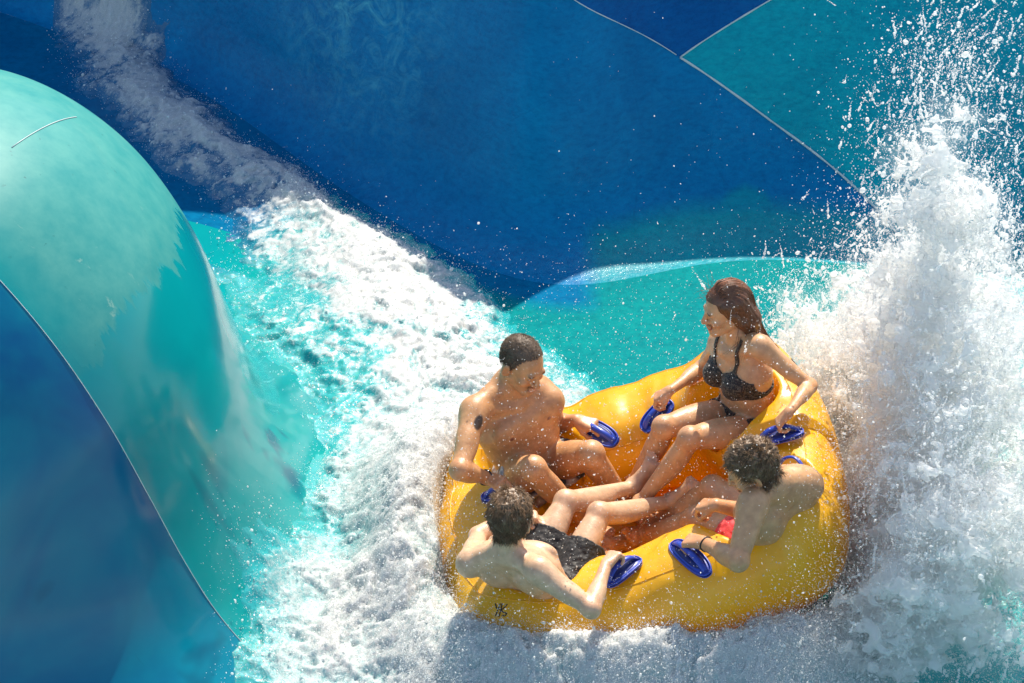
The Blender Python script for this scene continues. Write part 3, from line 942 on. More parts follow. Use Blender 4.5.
def rider(who, label, **kw):
    B = Body(JOINTS[who], **kw)
    B.org = B.J['pelvis'] - np.array((0, 0, .12))
    B.label = label
    return B
def finish(B, C):
    o = obj_at('person', B.V, B.Q, m_skin, B.org, None, {'tint': C}); tag(o, B.label, 'person', 'riders in the raft'); return o
dn = -RN
def grip(who, sd): return (JOINTS[who]['han_' + sd], dn)

# --- man with cropped hair
B = rider('man', 'shirtless man with cropped hair, shoulder tattoo and wristband, smiling down',
          face=None, hf=(.62, -.68, -.36), hup=(.02, .05, 1), sc=1.03, thin=.98, hs=1.0, palm={s: grip('man', s) for s in 'RL'}, relaxed=('L',))
skin = (.60, .325, .15)
J = B.J
tat = J['sho_R'] + nrm(J['elb_R'] - J['sho_R']) * .055 + np.array((.02, -.045, .02))
ta = nrm(J['elb_R'] - J['sho_R']); tb = nrm(np.cross(ta, (0.5, -.8, .5)))
r7, f7 = B.fr(.7)
ext = [(tat, .04, (.025, .02, .02), .25, (ta, tb, np.cross(ta, tb)), 1.), ]
ext[0] = (tat, (.042, .024, .06), (.03, .024, .022), .25, (ta, tb, np.cross(ta, tb)), .95)
ext += [(B.pt(.70, sg * .092, .115), .013, (.20, .075, .055), .5) for sg in (-1, 1)]
C = B.tints(skin, (.40, .13, .10), (.06, .03, .018), beard=(.38, .19, .10), teeth=True, extra=ext)
o = finish(B, C)
def crop(h, j):
    f, u, r = h.T
    line = .082 + .10 * np.maximum(f - .02, 0) ** 1.0 - .55 * np.maximum(-f - .0, 0)
    line = np.where(f < .045, line - .075 * np.clip((.045 - f) / .03, 0, 1), line)
    line = np.maximum(line, -.052)
    side = (np.abs(r) > .084)
    return (u > line + j) & ~side
short_hair(B, m_hair_dark, B.org, o, .0025, crop, .006, 6000, (.3, -.2, 0), 11, rad=.0008, lift=.5, lump=.0008)
cloth_shorts(B, m_sh_grey, B.org, o, .40, seed=4)
band(B.J, 'R', .93, .0315, m_band, B.org, o, 'wristband')

# --- woman
B = rider('woman', 'woman with long wet brown hair in a dark patterned bikini, seen in profile',
          face=None, hf=(-.93, -.26, -.22), hup=(-.03, -.04, 1), female=True, sc=.97, thin=.94, hs=.95, palm={s: grip('woman', s) for s in 'RL'})
skin = (.64, .37, .19)
C = B.tints(skin, (.48, .10, .09), (.05, .025, .015))
o = finish(B, C)
def scalp(h, j):
    f, u, r = h.T
    line = .062 + .2 * np.maximum(f - .03, 0)
    line = np.where(f < .035, .062 - 2.6 * np.clip(.035 - f, 0, .05), line)
    return (u > np.maximum(line, -.075) + j)
F_, U_, R__ = B.hfr; k = B.hk
# the mass of wet hair hanging down the back: cap from the scalp + a shaped fall
V, Q = B.V, B.Q; N = vnormals(V, Q); D = V - B.J['head']; h = np.stack([D @ F_, D @ U_, D @ R__], 1) / k
keep = scalp(h, 0); q = Q[keep[Q].all(1)]; used, inv = np.unique(q, return_inverse=True); q = inv.reshape(-1, 4)
top = V[used] + N[used] * .010
end = B.pt(.84, -.060, -.135)
G = Field(np.minimum(end, B.J['head']) - .22, np.maximum(end, B.J['head']) + .22, .005)
a_ = B.hp(-.04, .045, 0); b_ = B.hp(-.085, -.06, 0); c_ = B.pt(1.02, -.01, -.085)
G.ell(B.hp(-.018, .032, 0), (F_, U_, R__), np.array((.104, .094, .083)) * k, .02)
G.cut(B.hp(.038, 0, 0), nrm(F_ * 1 - U_ * .75))
for w in (-.045, 0, .045):
    G.cone(a_ + R__ * w * .9, b_ + R__ * w * 1.1, .055, .042, .03)
    G.cone(b_ + R__ * w * 1.1, c_ + R__ * w * .7 , .040, .026, .03)
    G.cone(c_ + R__ * w * .7, end + R__ * w * .5, .026, .010, .03)
for sg in (1, -1):
    G.cone(B.hp(.02, .055, .062 * sg), B.hp(-.03, -.045, .080 * sg), .026, .024, .02)
    G.cone(B.hp(-.03, -.045, .080 * sg), B.hp(-.06, -.12, .062 * sg), .024, .020, .02)
    G.cone(B.hp(-.06, -.12, .062 * sg), c_ + R__ * .03 * sg, .020, .018, .02)
HV, HQ = G.mesh(); HN = vnormals(HV, HQ)
# long grooves along the fall
ax = nrm(end - a_); s1 = nrm(np.cross(ax, R__))
hd = HV - a_; hcoord = np.stack([hd @ R__, hd @ s1], 1)
ang = np.arctan2(hcoord[:, 0], hcoord[:, 1] + .06)
HV = HV + HN * (.0012 * np.sin(ang * 38 + 3 * np.sin(hd @ ax * 12)) + .001 * np.sin(ang * 83 + 5) - .004)[:, None]
r = np.random.default_rng(4); n = 3000; st = 22
gp = np.array([B.hp(.045, .085, 0), B.hp(.01, .122, 0), B.hp(-.06, .112, 0), B.hp(-.112, .05, 0), B.hp(-.112, -.03, 0), c_ - B.fr(1)[1] * .035, end])
gp = gp + (gp - B.hp(-.02, .0, 0)) * np.array([.13, .14, .15, .15, .14, .06, .02])[:, None]
gi = np.array([-U_ * .03 - F_ * .01, -U_ * .085, -U_ * .075 + F_ * .03, F_ * .085, F_ * .075, F_ * .03, F_ * .01]) * k
gw = np.array([.045, .068, .082, .088, .084, .060, .022])
w_ = np.clip(r.uniform(-1, 1, n) * 1.0 + r.standard_normal(n) * .02, -1, 1); clump = np.round(w_ * 21 + np.sin(w_ * 40) * .3) / 21; w_ = w_ * .6 + clump * .4
fin = r.uniform(.72, 1.06, n); st0 = np.where(np.abs(w_) > .3, r.uniform(0, .3, n), r.uniform(0, .1, n))
SV_, pid = [], np.arange(len(gp))
from_ = np.linspace(0, 1, st + 1)
pts = np.zeros((n, st + 1, 3))
for i_, f_ in enumerate(from_):
    x = np.clip(st0 + (fin - st0) * f_, 0, 1) * (len(gp) - 1)
    g_ = np.stack([np.interp(x, pid, gp[:, d]) for d in range(3)], 1); q_ = np.stack([np.interp(x, pid, gi[:, d]) for d in range(3)], 1)
    h_ = np.interp(x, pid, gw) * (1 + .05 * np.sin(x * 2 + w_ * 9))
    pts[:, i_] = g_ + R__ * (w_ * h_)[:, None] * k + q_ * (1 - np.sqrt(np.maximum(1 - w_ ** 2, 0)))[:, None] + r.standard_normal((n, 1)) * .002
    over = np.maximum(st0 + (fin - st0) * f_ - 1, 0); pts[:, i_] += (end - c_)[None] * over[:, None] * 6
# smooth each strand, then give it a tapering three-sided body
for _ in range(6): pts[:, 1:-1] = pts[:, 1:-1] * .5 + .25 * (pts[:, :-2] + pts[:, 2:])
d_ = np.gradient(pts, axis=1); d_ /= np.maximum(np.linalg.norm(d_, axis=2, keepdims=True), 1e-9)
a1 = np.cross(d_, np.array([.3, .5, .81])); a1 /= np.maximum(np.linalg.norm(a1, axis=2, keepdims=True), 1e-6); b1 = np.cross(d_, a1)
rr = (r.uniform(.0010, .0021, n)[:, None] * (1 - .75 * from_[None] ** 3))[..., None]
SVt = np.stack([pts + a1 * rr, pts - a1 * rr * .5 + b1 * rr * .87, pts - a1 * rr * .5 - b1 * rr * .87], 2)
base = (np.arange(n) * (st + 1) * 3)[:, None, None]; i_ = np.arange(st)[None, :, None] * 3; k_ = np.arange(3)[None, None, :]; k2 = (k_ + 1) % 3
SQ = np.stack([base + i_ + k_, base + i_ + k2, base + i_ + 3 + k2, base + i_ + 3 + k_], -1).reshape(-1, 4)
SV = SVt.reshape(-1, 3); sh = np.repeat(r.random(n), (st + 1) * 3)
# loose wisps at brow and crown
nw = 46; wr_ = B.hp(.05, .10, 0) + r.standard_normal((nw, 3)) * .022
WV, WQ, wsh = strands(wr_, nrm_rows(np.array(F_) * .5 + np.array(U_) * .8 + r.standard_normal((nw, 3)) * .5), r.uniform(.03, .075, nw), .0008, 6, np.array((.1, 0, -.12)), .5, seed=9)
# strands on shoulder and chest
nc = 60; cs = B.hp(-.05, -.12, -.06) + r.standard_normal((nc, 3)) * .014
CV, CQ, csh = strands(cs, nrm_rows(np.tile(nrm(B.pt(.85, -.10, .10) - B.hp(-.05, -.12, -.06)), (nc, 1)) + r.standard_normal((nc, 3)) * .2), r.uniform(.06, .13, nc), .0011, 6, np.array((0, 0, -.3)), .2, seed=10)
parts = [(top, q, np.full(len(top), .2)), (HV, HQ, np.full(len(HV), .15)), (SV, SQ, sh), (WV, WQ, wsh), (CV, CQ, csh)]
off = 0; VV, QQ, SH = [], [], []
for a, b_, c in parts: VV.append(a); QQ.append(b_ + off); SH.append(c); off += len(a)
obj_at('hair', np.concatenate(VV), np.concatenate(QQ), m_hair_long, B.org, o, {'shade': np.concatenate(SH)})
# bikini
J = B.J; pel = J['pelvis']; up = B.up; Ls = np.linalg.norm(J['neck'] - pel)
def loc(V):
    D = V - pel; t = (D @ up) / Ls
    rr, ff = B.fr(.65); return t, D @ rr / B.sc, D @ ff / B.sc
arms = [(J['sho_' + s_], J['elb_' + s_]) for s_ in 'RL']
def far_from_arms(V, r):
    m = np.ones(len(V), bool)
    for a, b_ in arms + [(J['elb_' + s_], J['wri_' + s_]) for s_ in 'RL'] + [(J['kne_' + s_], J['ank_' + s_]) for s_ in 'RL']:
        ab = b_ - a; t = np.clip(((V - a) @ ab) / (ab @ ab), .0, 1); m &= np.linalg.norm(V - a - t[:, None] * ab, axis=1) > r
    return m
def top_sel(V, N):
    t, w, f = loc(V); aw = np.abs(w)
    cup = (f < .19) & (t > .51) & (t < .80 - 1.2 * np.abs(aw - .070)) & (f > .0) & (aw < .155)
    bandz = (f < .19) & (t > .495) & (t < .545 )& (aw < .2)
    strap = (np.abs(aw - (.070 + .03 * (t - .7))) < .010) & (t > .7) & (t < 1.12)
    return (cup | bandz | strap) & far_from_arms(V, .052)
TV, TQ = B.patch(top_sel, .002, .004)
obj_at('bikini_top', TV, TQ, m_bikini, B.org, o)
def bot_sel(V, N):
    t, w, f = loc(V)
    aw = np.abs(w); m = (t < .26 + .10 * aw) & (np.linalg.norm(V - pel, axis=1) < .22)
    for s_ in 'RL': m &= ((V - J['hip_' + s_]) @ nrm(J['kne_' + s_] - J['hip_' + s_]) < .135)
    return m & far_from_arms(V, .0)
BV, BQ = B.patch(bot_sel, .002, .004)
obj_at('bikini_bottom', BV, BQ, m_bikini, B.org, o)

# --- boy seen from behind
B = rider('boy', 'boy in black knee shorts seen from behind, pale back to the camera and knees up',
          face=None, hf=(.42, .88, -.16), hup=(.0, .0, 1), sc=.97, thin=.90, hs=.98, palm={s: grip('boy', s) for s in 'RL'})
skin = (.68, .45, .28)
C = B.tints(skin, (.45, .17, .14), (.10, .06, .035))
o = finish(B, C)
def mop(h, j):
    f, u, r = h.T
    line = .070 + .2 * np.maximum(f - .04, 0)
    line = np.where(f < .05, .070 - 1.9 * np.clip(.05 - f, 0, .08), line)
    return (u > np.maximum(line, -.078) + j) & (np.abs(r) < .0835 + .1 * (u > .02))
short_hair(B, m_hair_brown, B.org, o, .009, mop, .036, 9000, (-.55, -.75, .35), 21, rad=.0010, lift=.12, lump=.003)
so = cloth_shorts(B, m_sh_black, B.org, o, .62, seed=5, loose=.016)
class Cloth: pass
ct = Cloth(); ct.V, ct.Q = B.cloth
near = ct.V[np.argmin(((ct.V - np.array(TRIM)) ** 2).sum(1))]; ta = nrm(B.J['kne_R'] - B.J['hip_R'])
def trim_sel(V, N):
    D = V - near; al = D @ ta; return (np.abs(al) < .045) & (np.linalg.norm(D - al[:, None] * ta, axis=1) < .017 + .010 * np.sin(al * 90))
TV, TQ = Body.patch(ct, trim_sel, .001, .002)
if len(TV): obj_at('trim', TV, TQ, m_trim, B.org, o)
# --- lad at the right
B = rider('lad', 'youth in red swim shorts leaning over with his back and dark wet hair turned outwards',
          face=None, hf=(-.88, .02, -.52), hup=(-.1, -.1, 1), sc=1.0, thin=1.0, hs=.98, palm={s: grip('lad', s) for s in 'RL'})
skin = (.60, .345, .17)
C = B.tints(skin, (.42, .14, .11), (.06, .035, .02))
o = finish(B, C)
short_hair(B, m_hair_brown, B.org, o, .012, mop, .034, 8500, (.8, -.35, .1), 31, rad=.0010, lift=.2, lump=.006)
cloth_shorts(B, m_sh_red, B.org, o, .55, seed=6)
band(B.J, 'L', .92, .029, m_band, B.org, o, 'wristband')

# ------------------------------------------------------------------ shape of the slide: a floor that turns up into a steep wall
FLOOR_Z = -.30
_xb = np.array([-6, -3.5, -2.2, -1.45, -.65, -.22, .02, .3, .6, 1.2, 2.5, 6.]); _yb = np.array([6.0, 5.3, 4.35, 3.3, 2.42, 2.28, 2.40, 2.56, 2.62, 2.55, 2.25, 1.5])
_xf = np.linspace(-6, 6, 1201); _g = np.exp(-np.linspace(-2.4, 2.4, 121) ** 2 / 2); _g /= _g.sum()
_yf = np.convolve(np.interp(np.linspace(-6.6, 6.6, 1321), _xb, _yb), _g, 'valid')
_cf = 1 / np.sqrt(1 + np.gradient(_yf, _xf) ** 2)
def wall_base(x): return np.interp(x, _xf, _yf)
_kx = np.array([-6, -1.7, -.95, -.3, .35, 6.]); _kz = np.array([.5, .5, .85, 1., 1.2, 1.2])      # the wall leans less on the left
_kf = np.convolve(np.interp(np.linspace(-6.6, 6.6, 1321), _kx, _kz), _g, 'valid')
def wall_cos(x): return np.interp(x, _xf, _cf / _kf)
W_ANG, W_R = math.radians(64), .55
_wx = np.array([-6, -2.9, -2.2, -1.6, -1.0, -.3, .2, .9, 6.]); _wz = np.array([4.6, 4.3, 3.2, 1.9, 1.25, 1.9, 2.0, 1.3, 1.2])  # unseen top edge, its heights shaped to shade the stream and floor
_wt = np.convolve(np.interp(np.linspace(-6.6, 6.6, 1321), _wx, _wz), _g, 'valid')
def wall_top(x): return np.interp(x, _xf, _wt)
def wall_profile(d):
    d = np.asarray(d, float); sa = W_R * math.sin(W_ANG)
    z = np.where(d <= 0, 0, np.where(d < sa, W_R - np.sqrt(np.maximum(W_R ** 2 - np.clip(d, 0, sa) ** 2, 0)), W_R * (1 - math.cos(W_ANG)) + (d - sa) * math.tan(W_ANG)))
    return z
def slide_z(x, y): return FLOOR_Z + wall_profile((y - wall_base(x)) * wall_cos(x))
# the hump: a dome that flares out onto the floor
HUMP = np.array((-2.95, .34)); HUMP_SY = 1.22
_ha = np.array([(0, 1.80), (.32, 1.755), (.63, 1.60), (.92, 1.29), (1.11, .93), (1.23, .56), (1.33, .24), (1.46, -.02), (1.67, -.19), (1.97, -.27), (2.35, -.305)])
def hump_profile(n=160):
    t = np.arange(len(_ha)); f = np.linspace(0, len(_ha) - 1, n); out = []
    P = np.vstack([[-_ha[1, 0], _ha[1, 1]], _ha, 2 * _ha[-1] - _ha[-2]])
    for u in f:
        i = min(int(u), len(_ha) - 2); w = u - i; a, b, c, d = P[i], P[i + 1], P[i + 2], P[i + 3]
        out.append(.5 * (2 * b + (c - a) * w + (2 * a - 5 * b + 4 * c - d) * w * w + (3 * b - a - 3 * c + d) * w ** 3))
    return np.array(out)
_hp = hump_profile()
def hump_z(x, y):
    r = np.hypot(x - HUMP[0], (y - HUMP[1]) / HUMP_SY); return np.interp(r, _hp[:, 0], _hp[:, 1])

# ------------------------------------------------------------------ the water slide
def slide_mat(name, c1, c2, rough=.32, wet=1., ripple=1., turq=(.002, .27, .33)):
    M = Mat(name)
    n1 = M.noise(1.3, 5, .6); n2 = M.noise(26, 4, .6, stretch=(1, 1, .45)); n3 = M.noise(95, 3, .6); n4 = M.noise(4.0, 6, .62, dist=1.2)
    c = M.mix(M.ramp(n1, [(.3, 0.), (.7, 1.)]), c1, c2)
    # thin aerated veils of running water
    veil = M.ramp(n4, [(.60, 0.), (.80, 1.)])
    c = M.mix(M.math('MULTIPLY', veil, .16 * wet), c, (.02, .24, .34))
    tq = M.attr('turquoise')
    c = M.mix(tq, c, turq)
    # the running film: fine ripples carry more or less air, thin dark lines where sheets of water meet
    rp = M.noise(42, 5, .7, stretch=(.55, .55, 1.25)); big = M.noise(2.2, 4, .6, dist=.7)
    c = M.mix(.62, c, M.ramp(rp, [(.30, (.55, .62, .70)), (.5, (1., 1., 1.)), (.72, (1.5, 1.32, 1.2))]), 'MULTIPLY')
    c = M.mix(.45, c, M.ramp(big, [(.3, (.70, .72, .80)), (.7, (1.25, 1.2, 1.12))]), 'MULTIPLY')
    ln = M.noise(1.7, 3, .45, dist=1.6, stretch=(1, 1, .6)); lr = M.ramp(ln, [(.490, 0.), (.498, .16), (.506, 0.)])
    c = M.mix(lr, c, (.001, .05, .14))
    vl = M.attr('veil'); vn = M.noise(7, 8, .72, dist=1.5); c = M.mix(M.math('MULTIPLY', vl, M.ramp(vn, [(.46, 0.), (.58, .35), (.72, .9)])), c, (.12, .48, .55))
    b = M.bsdf(c1, rough, Specular_IOR_Level=.07, Coat_Weight=.025 * wet, Coat_Roughness=.06)
    M.l(c, b.inputs['Base Color'])
    nb = M.bump(n2, .16 * ripple, .03); nb = M.bump(n3, .22 * ripple, .006, nb)
    M.l(nb, b.inputs['Normal']); M.l(nb, b.inputs['Coat Normal'])
    M.l(M.ramp(n3, [(.3, rough * .7), (.7, rough * 1.5)]), b.inputs['Roughness'])
    return M.m
m_blue_deep = slide_mat('slide_blue', (.001, .150, .34), (.001, .185, .40))
m_blue_night = slide_mat('slide_dark_blue', (.001, .085, .27), (.001, .105, .31))
m_turq = slide_mat('slide_turquoise', (.002, .28, .37), (.002, .35, .41))
m_floor_t = slide_mat('slide_floor_turquoise', (.001, .11, .25), (.001, .14, .28), turq=(.002, .205, .21), rough=.16, ripple=.28)
M = Mat('seam_sealant'); b = M.bsdf((.55, .58, .55), .45)
M.l(M.mix(M.noise(14, 4), (.32, .45, .48), (.75, .76, .70)), b.inputs['Base Color']); m_seam = M.m

slide = empty('water_slide', (0, 0, FLOOR_Z))
tag(slide, 'huge blue and turquoise water slide bowl whose panelled wall rises behind the raft', 'water slide')
slide['kind'] = 'thing'
org = np.array((0, 0, FLOOR_Z))
# floor
xs = np.linspace(-5.5, 5.5, 260); vs = np.linspace(0, 1, 120)
X = np.repeat(xs[:, None], len(vs), 1); Y = -6 + (wall_base(X) + 6) * vs[None]
V = np.stack([X, Y, np.full_like(X, FLOOR_Z)], -1).reshape(-1, 3)
# the floor is deep blue up the run at the back left and turquoise everywhere else
ft = np.clip((.95 - (V[:, 1] - 1.55) * .58 + (V[:, 0] + 1.35) * .81) / .25 + .5, 0, 1) * np.maximum(np.clip((wall_base(V[:, 0]) - .20 - V[:, 1]) / .12 + .5, 0, 1), np.clip((V[:, 0] + .22) / .12, 0, 1))
def grid_quads(a, b):
    i, j = np.meshgrid(np.arange(a - 1), np.arange(b - 1), indexing='ij'); i = i.ravel(); j = j.ravel()
    return np.stack([i * b + j, (i + 1) * b + j, (i + 1) * b + j + 1, i * b + j + 1], 1)
link('slide_floor', np_mesh('slide_floor', V - org, grid_quads(len(xs), len(vs)), True, {'turquoise': ft}), m_floor_t, slide)
# wall
NX, ND = 760, 300
xs = np.linspace(-5.5, 5.5, NX); sa = W_R * math.sin(W_ANG); dmax = sa + (wall_top(xs) - FLOOR_Z - W_R * (1 - math.cos(W_ANG))) / math.tan(W_ANG)
ds = np.concatenate([W_R * np.sin(np.linspace(0, W_ANG, 90)[:-1]), np.linspace(sa, 4., 400)])
X = np.repeat(xs[:, None], ND, 1)
Dd = np.concatenate([np.repeat((W_R * np.sin(np.linspace(0, W_ANG, 90)[:-1]))[None], NX, 0), sa + (dmax - sa)[:, None] * np.linspace(0, 1, ND - 89)[None]], 1)
Y = wall_base(X) + Dd / wall_cos(X); Z = FLOOR_Z + wall_profile(Dd)
und = spec_noise((NX, ND), 4.2, 12, lo=.012) * .0025
Y = Y + und * np.clip(Dd / .3, 0, 1)
V = np.stack([X, Y, Z], -1).reshape(-1, 3); Q = grid_quads(NX, ND)
def poly_y(pl, x):
    pl = np.array(pl); return np.interp(x, pl[:, 0], pl[:, 1])
def poly_sd(pl, x, z):
    """signed distance to a polygon, positive inside"""
    pl = np.array(pl); n = len(pl); d = np.full(x.shape, 9.); ins = np.zeros(x.shape, bool)
    for i in range(n):
        a, b = pl[i], pl[(i + 1) % n]; ex, ez = b - a
        t = np.clip(((x - a[0]) * ex + (z - a[1]) * ez) / (ex * ex + ez * ez), 0, 1)
        d = np.minimum(d, np.hypot(x - a[0] - t * ex, z - a[1] - t * ez))
        c = ((a[1] > z) != (b[1] > z)) & (x < (b[0] - a[0]) * (z - a[1]) / (b[1] - a[1] + 1e-12) + a[0]); ins ^= c
    return np.where(ins, d, -d)
fx = X.reshape(-1)[Q].mean(1); fz = Z.reshape(-1)[Q].mean(1)
above = fz > poly_y(SEAM_A, fx)
side = (fx - np.interp(fz, [p[1] for p in SEAM_B], [p[0] for p in SEAM_B])) > 0
nz = spec_noise((512, 512), 3.4, 33, lo=.01)
jit = samp2(nz, (X + 6) * 60, (Z + 1) * 60).reshape(-1) * .02
tq = np.clip(poly_sd(PEAK, X.reshape(-1), Z.reshape(-1)) / .03 + jit * 10 + .5, 0, 1) * .72
low = np.clip((.36 - Dd.reshape(-1)) / .10 + jit * 4, 0, 1) * np.clip((X.reshape(-1) + .22) / .12, 0, 1); tq = np.maximum(tq, low)
vx, vz = X.reshape(-1), Z.reshape(-1); veil = np.clip(1.1 - np.hypot((vx + 1.35) / .55, (vz - .55) / .8), 0, 1) + .6 * np.clip(1.05 - np.hypot((vx - 1.75) / .5, (vz - .25) / .6), 0, 1)
for sel, m in ((~above, m_blue_deep), (above & ~side, m_blue_night), (above & side, m_turq)):
    q = Q[sel]; used, inv = np.unique(q, return_inverse=True)
    link('wall_panel', np_mesh('wall_panel', V[used] - org, inv.reshape(-1, 4), True, {'turquoise': tq[used], 'veil': veil[used]}), m, slide)
def on_wall(x, z, off=.004):
    d = np.interp(z - FLOOR_Z, wall_profile(ds), ds); return np.array((x, wall_base(x) + d / wall_cos(x) - off * .9, z + off * .43))
def wall_seam(pl, r):
    pl = np.array(pl); s_ = np.concatenate([[0], np.cumsum(np.hypot(*np.diff(pl, axis=0).T))]); f = np.arange(0, s_[-1], .03)
    pts = np.array([on_wall(np.interp(u, s_, pl[:, 0]), np.interp(u, s_, pl[:, 1])) for u in f if np.interp(u, s_, pl[:, 1]) < wall_top(np.interp(u, s_, pl[:, 0])) - .02])
    r_ = r * (1 + .25 * np.sin(np.arange(len(pts)) * .9) * np.sin(np.arange(len(pts)) * .37))
    VV, QQ = tube_mesh(pts, r_, 8); link('seam', mesh_from('seam', VV - org, QQ), m_seam, slide)
i_ = [k for k, p in enumerate(SEAM_A) if p[0] >= SEAM_B[0][0] - 1e-3][0]
wall_seam(SEAM_A[:i_ + 1], .0024); wall_seam(SEAM_A[i_:], .0055); wall_seam(SEAM_B, .004)
# the wall's top flange
top = np.stack([xs, wall_base(xs) + dmax / wall_cos(xs), wall_top(xs)], 1)
VV = np.concatenate([top, top + (0, .22, .0), top + (0, .22, -.06)]); k = np.arange(NX - 1)
QQ = np.concatenate([np.stack([k, k + 1, k + 1 + NX, k + NX], 1), np.stack([k + NX, k + 1 + NX, k + 1 + 2 * NX, k + 2 * NX], 1)])
link('flange', np_mesh('flange', VV - org, QQ, False, {'turquoise': np.zeros(len(VV))}), m_blue_deep, slide)

# ---- the hump
def hump_mat(name, c1, c2):
    M = Mat(name)
    lit_zone = M.attr('lit_zone'); n1 = M.noise(1.1, 4, .55, dist=.6); n2 = M.noise(9, 6, .65); n3 = M.noise(70, 3)
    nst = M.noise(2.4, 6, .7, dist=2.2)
    wet = M.mix(M.ramp(n1, [(.35, 0.), (.65, 1.)]), c1, c2)  # dome colour outside the painted lit zone
    pale = M.mix(M.ramp(n2, [(.3, 0.), (.7, 1.)]), (.018, .235, .225), (.065, .295, .26))  # brighter tone of the lit zone, light put into the colour
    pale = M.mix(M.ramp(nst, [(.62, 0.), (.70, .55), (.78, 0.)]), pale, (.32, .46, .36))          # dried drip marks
    c = M.mix(lit_zone, wet, pale)
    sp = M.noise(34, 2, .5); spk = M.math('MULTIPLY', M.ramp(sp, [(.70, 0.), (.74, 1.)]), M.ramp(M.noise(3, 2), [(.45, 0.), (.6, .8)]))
    c = M.mix(M.math('MULTIPLY', spk, lit_zone), c, (.01, .12, .13))
    blot = M.ramp(M.noise(2.1, 3, .5, dist=.8, stretch=(1, 1, .35)), [(.63, 0.), (.70, .75)])
    c = M.mix(M.math('MULTIPLY', blot, M.math('SUBTRACT', 1., lit_zone)), c, (.002, .07, .13))
    b = M.bsdf(c1, .22, Specular_IOR_Level=.22, Coat_Weight=.3, Coat_Roughness=.07)
    M.l(c, b.inputs['Base Color'])
    M.l(M.mix(lit_zone, (.14, .14, .14), (.5, .5, .5)), b.inputs['Roughness'])
    M.l(M.math('SUBTRACT', .16, M.math('MULTIPLY', lit_zone, .08)), b.inputs['Coat Weight'])
    M.l(M.bump(n3, .03, .004, M.bump(n1, .12, .05)), b.inputs['Normal'])
    return M.m
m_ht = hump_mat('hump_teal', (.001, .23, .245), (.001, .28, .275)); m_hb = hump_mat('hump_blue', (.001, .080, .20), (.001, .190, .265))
hump = empty('slide_hump', (HUMP[0], HUMP[1], FLOOR_Z)); horg = np.array((HUMP[0], HUMP[1], FLOOR_Z))
tag(hump, 'smooth teal slide dome at the left edge with thin pale seams and drip marks', 'slide hump')
NTH = 720; th = np.linspace(0, 2 * np.pi, NTH, endpoint=False); pr = hump_profile(220); NS = len(pr)
X = HUMP[0] + pr[None, :, 0] * np.cos(th)[:, None]; Y = HUMP[1] + HUMP_SY * pr[None, :, 0] * np.sin(th)[:, None]; Z = np.repeat(pr[None, :, 1], NTH, 0)
V = np.stack([X, Y, Z], -1); Vf = V.reshape(-1, 3)
i, j = np.meshgrid(np.arange(NTH), np.arange(NS - 1), indexing='ij'); i2 = (i + 1) % NTH
Q = np.stack([i * NS + j, i * NS + j + 1, i2 * NS + j + 1, i2 * NS + j], -1).reshape(-1, 4)
def plane_of(a, b, c): n = nrm(np.cross(np.array(b) - a, np.array(c) - a)); return n, n @ np.array(a)
axis_pt = np.array((HUMP[0], HUMP[1], .2))
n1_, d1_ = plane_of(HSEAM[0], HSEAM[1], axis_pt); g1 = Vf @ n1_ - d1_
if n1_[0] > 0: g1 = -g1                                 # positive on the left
n2_, d2_ = plane_of(HSEAM2[0], HSEAM2[1], axis_pt); g2 = Vf @ n2_ - d2_
# light on the crown, painted into the colour as a paler zone with a ragged edge
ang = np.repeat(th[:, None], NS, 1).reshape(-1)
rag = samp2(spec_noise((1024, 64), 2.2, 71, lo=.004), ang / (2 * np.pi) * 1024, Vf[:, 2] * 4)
dd = LIT_N @ Vf.T - LIT_D
lit_zone = np.clip((dd + rag * .036) / .02 + .5, 0, 1)
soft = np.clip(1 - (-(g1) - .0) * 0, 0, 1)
lit_zone = lit_zone * np.clip((-g1 + .02) / .25, 0, 1) ** .7
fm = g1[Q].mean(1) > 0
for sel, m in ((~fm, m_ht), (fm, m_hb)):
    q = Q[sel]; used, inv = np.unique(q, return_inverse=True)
    link('dome_panel', np_mesh('dome_panel', Vf[used] - horg, inv.reshape(-1, 4), True, {'lit_zone': lit_zone[used]}), m, hump)
def contour(g, near, r, reach):
    G = g.reshape(NTH, NS); pts = []
    for s_ in range(2, NS - 4):
        a = G[:, s_]; b_ = np.roll(a, -1); w = np.where((a < 0) != (b_ < 0))[0]
        c = [V[k, s_] + (V[(k + 1) % NTH, s_] - V[k, s_]) * (a[k] / (a[k] - b_[k])) for k in w]
        c = [p for p in c if np.linalg.norm(p - near) < reach]
        if c: pts.append(min(c, key=lambda p: np.linalg.norm(p - (pts[-1] if pts else near))))
    pts = np.array(pts); out = nrm_rows(pts - np.array((HUMP[0], HUMP[1], -.2)))
    VV, QQ = tube_mesh(pts + out * .002, r, 6); link('seam', mesh_from('seam', VV - horg, QQ), m_seam, hump)
contour(g1, np.array(HSEAM[0]), .0017, 2.2); contour(g2, np.array(HSEAM2[0]), .0020, .62)

# the ground the slide stands on
M = Mat('ground_concrete'); b = M.bsdf((.30, .28, .25), .85); gn = M.noise(.35, 6)
M.l(M.mix(gn, (.22, .21, .19), (.36, .34, .30)), b.inputs['Base Color'])
bm = bmesh.new(); bmesh.ops.create_grid(bm, x_segments=40, y_segments=40, size=260.)
o = link('ground', bm_mesh('ground', bm, False), M.m, None, (0, 0, FLOOR_Z - .12)); tag(o, 'pale concrete ground under and around the slide', 'ground', kind='structure')

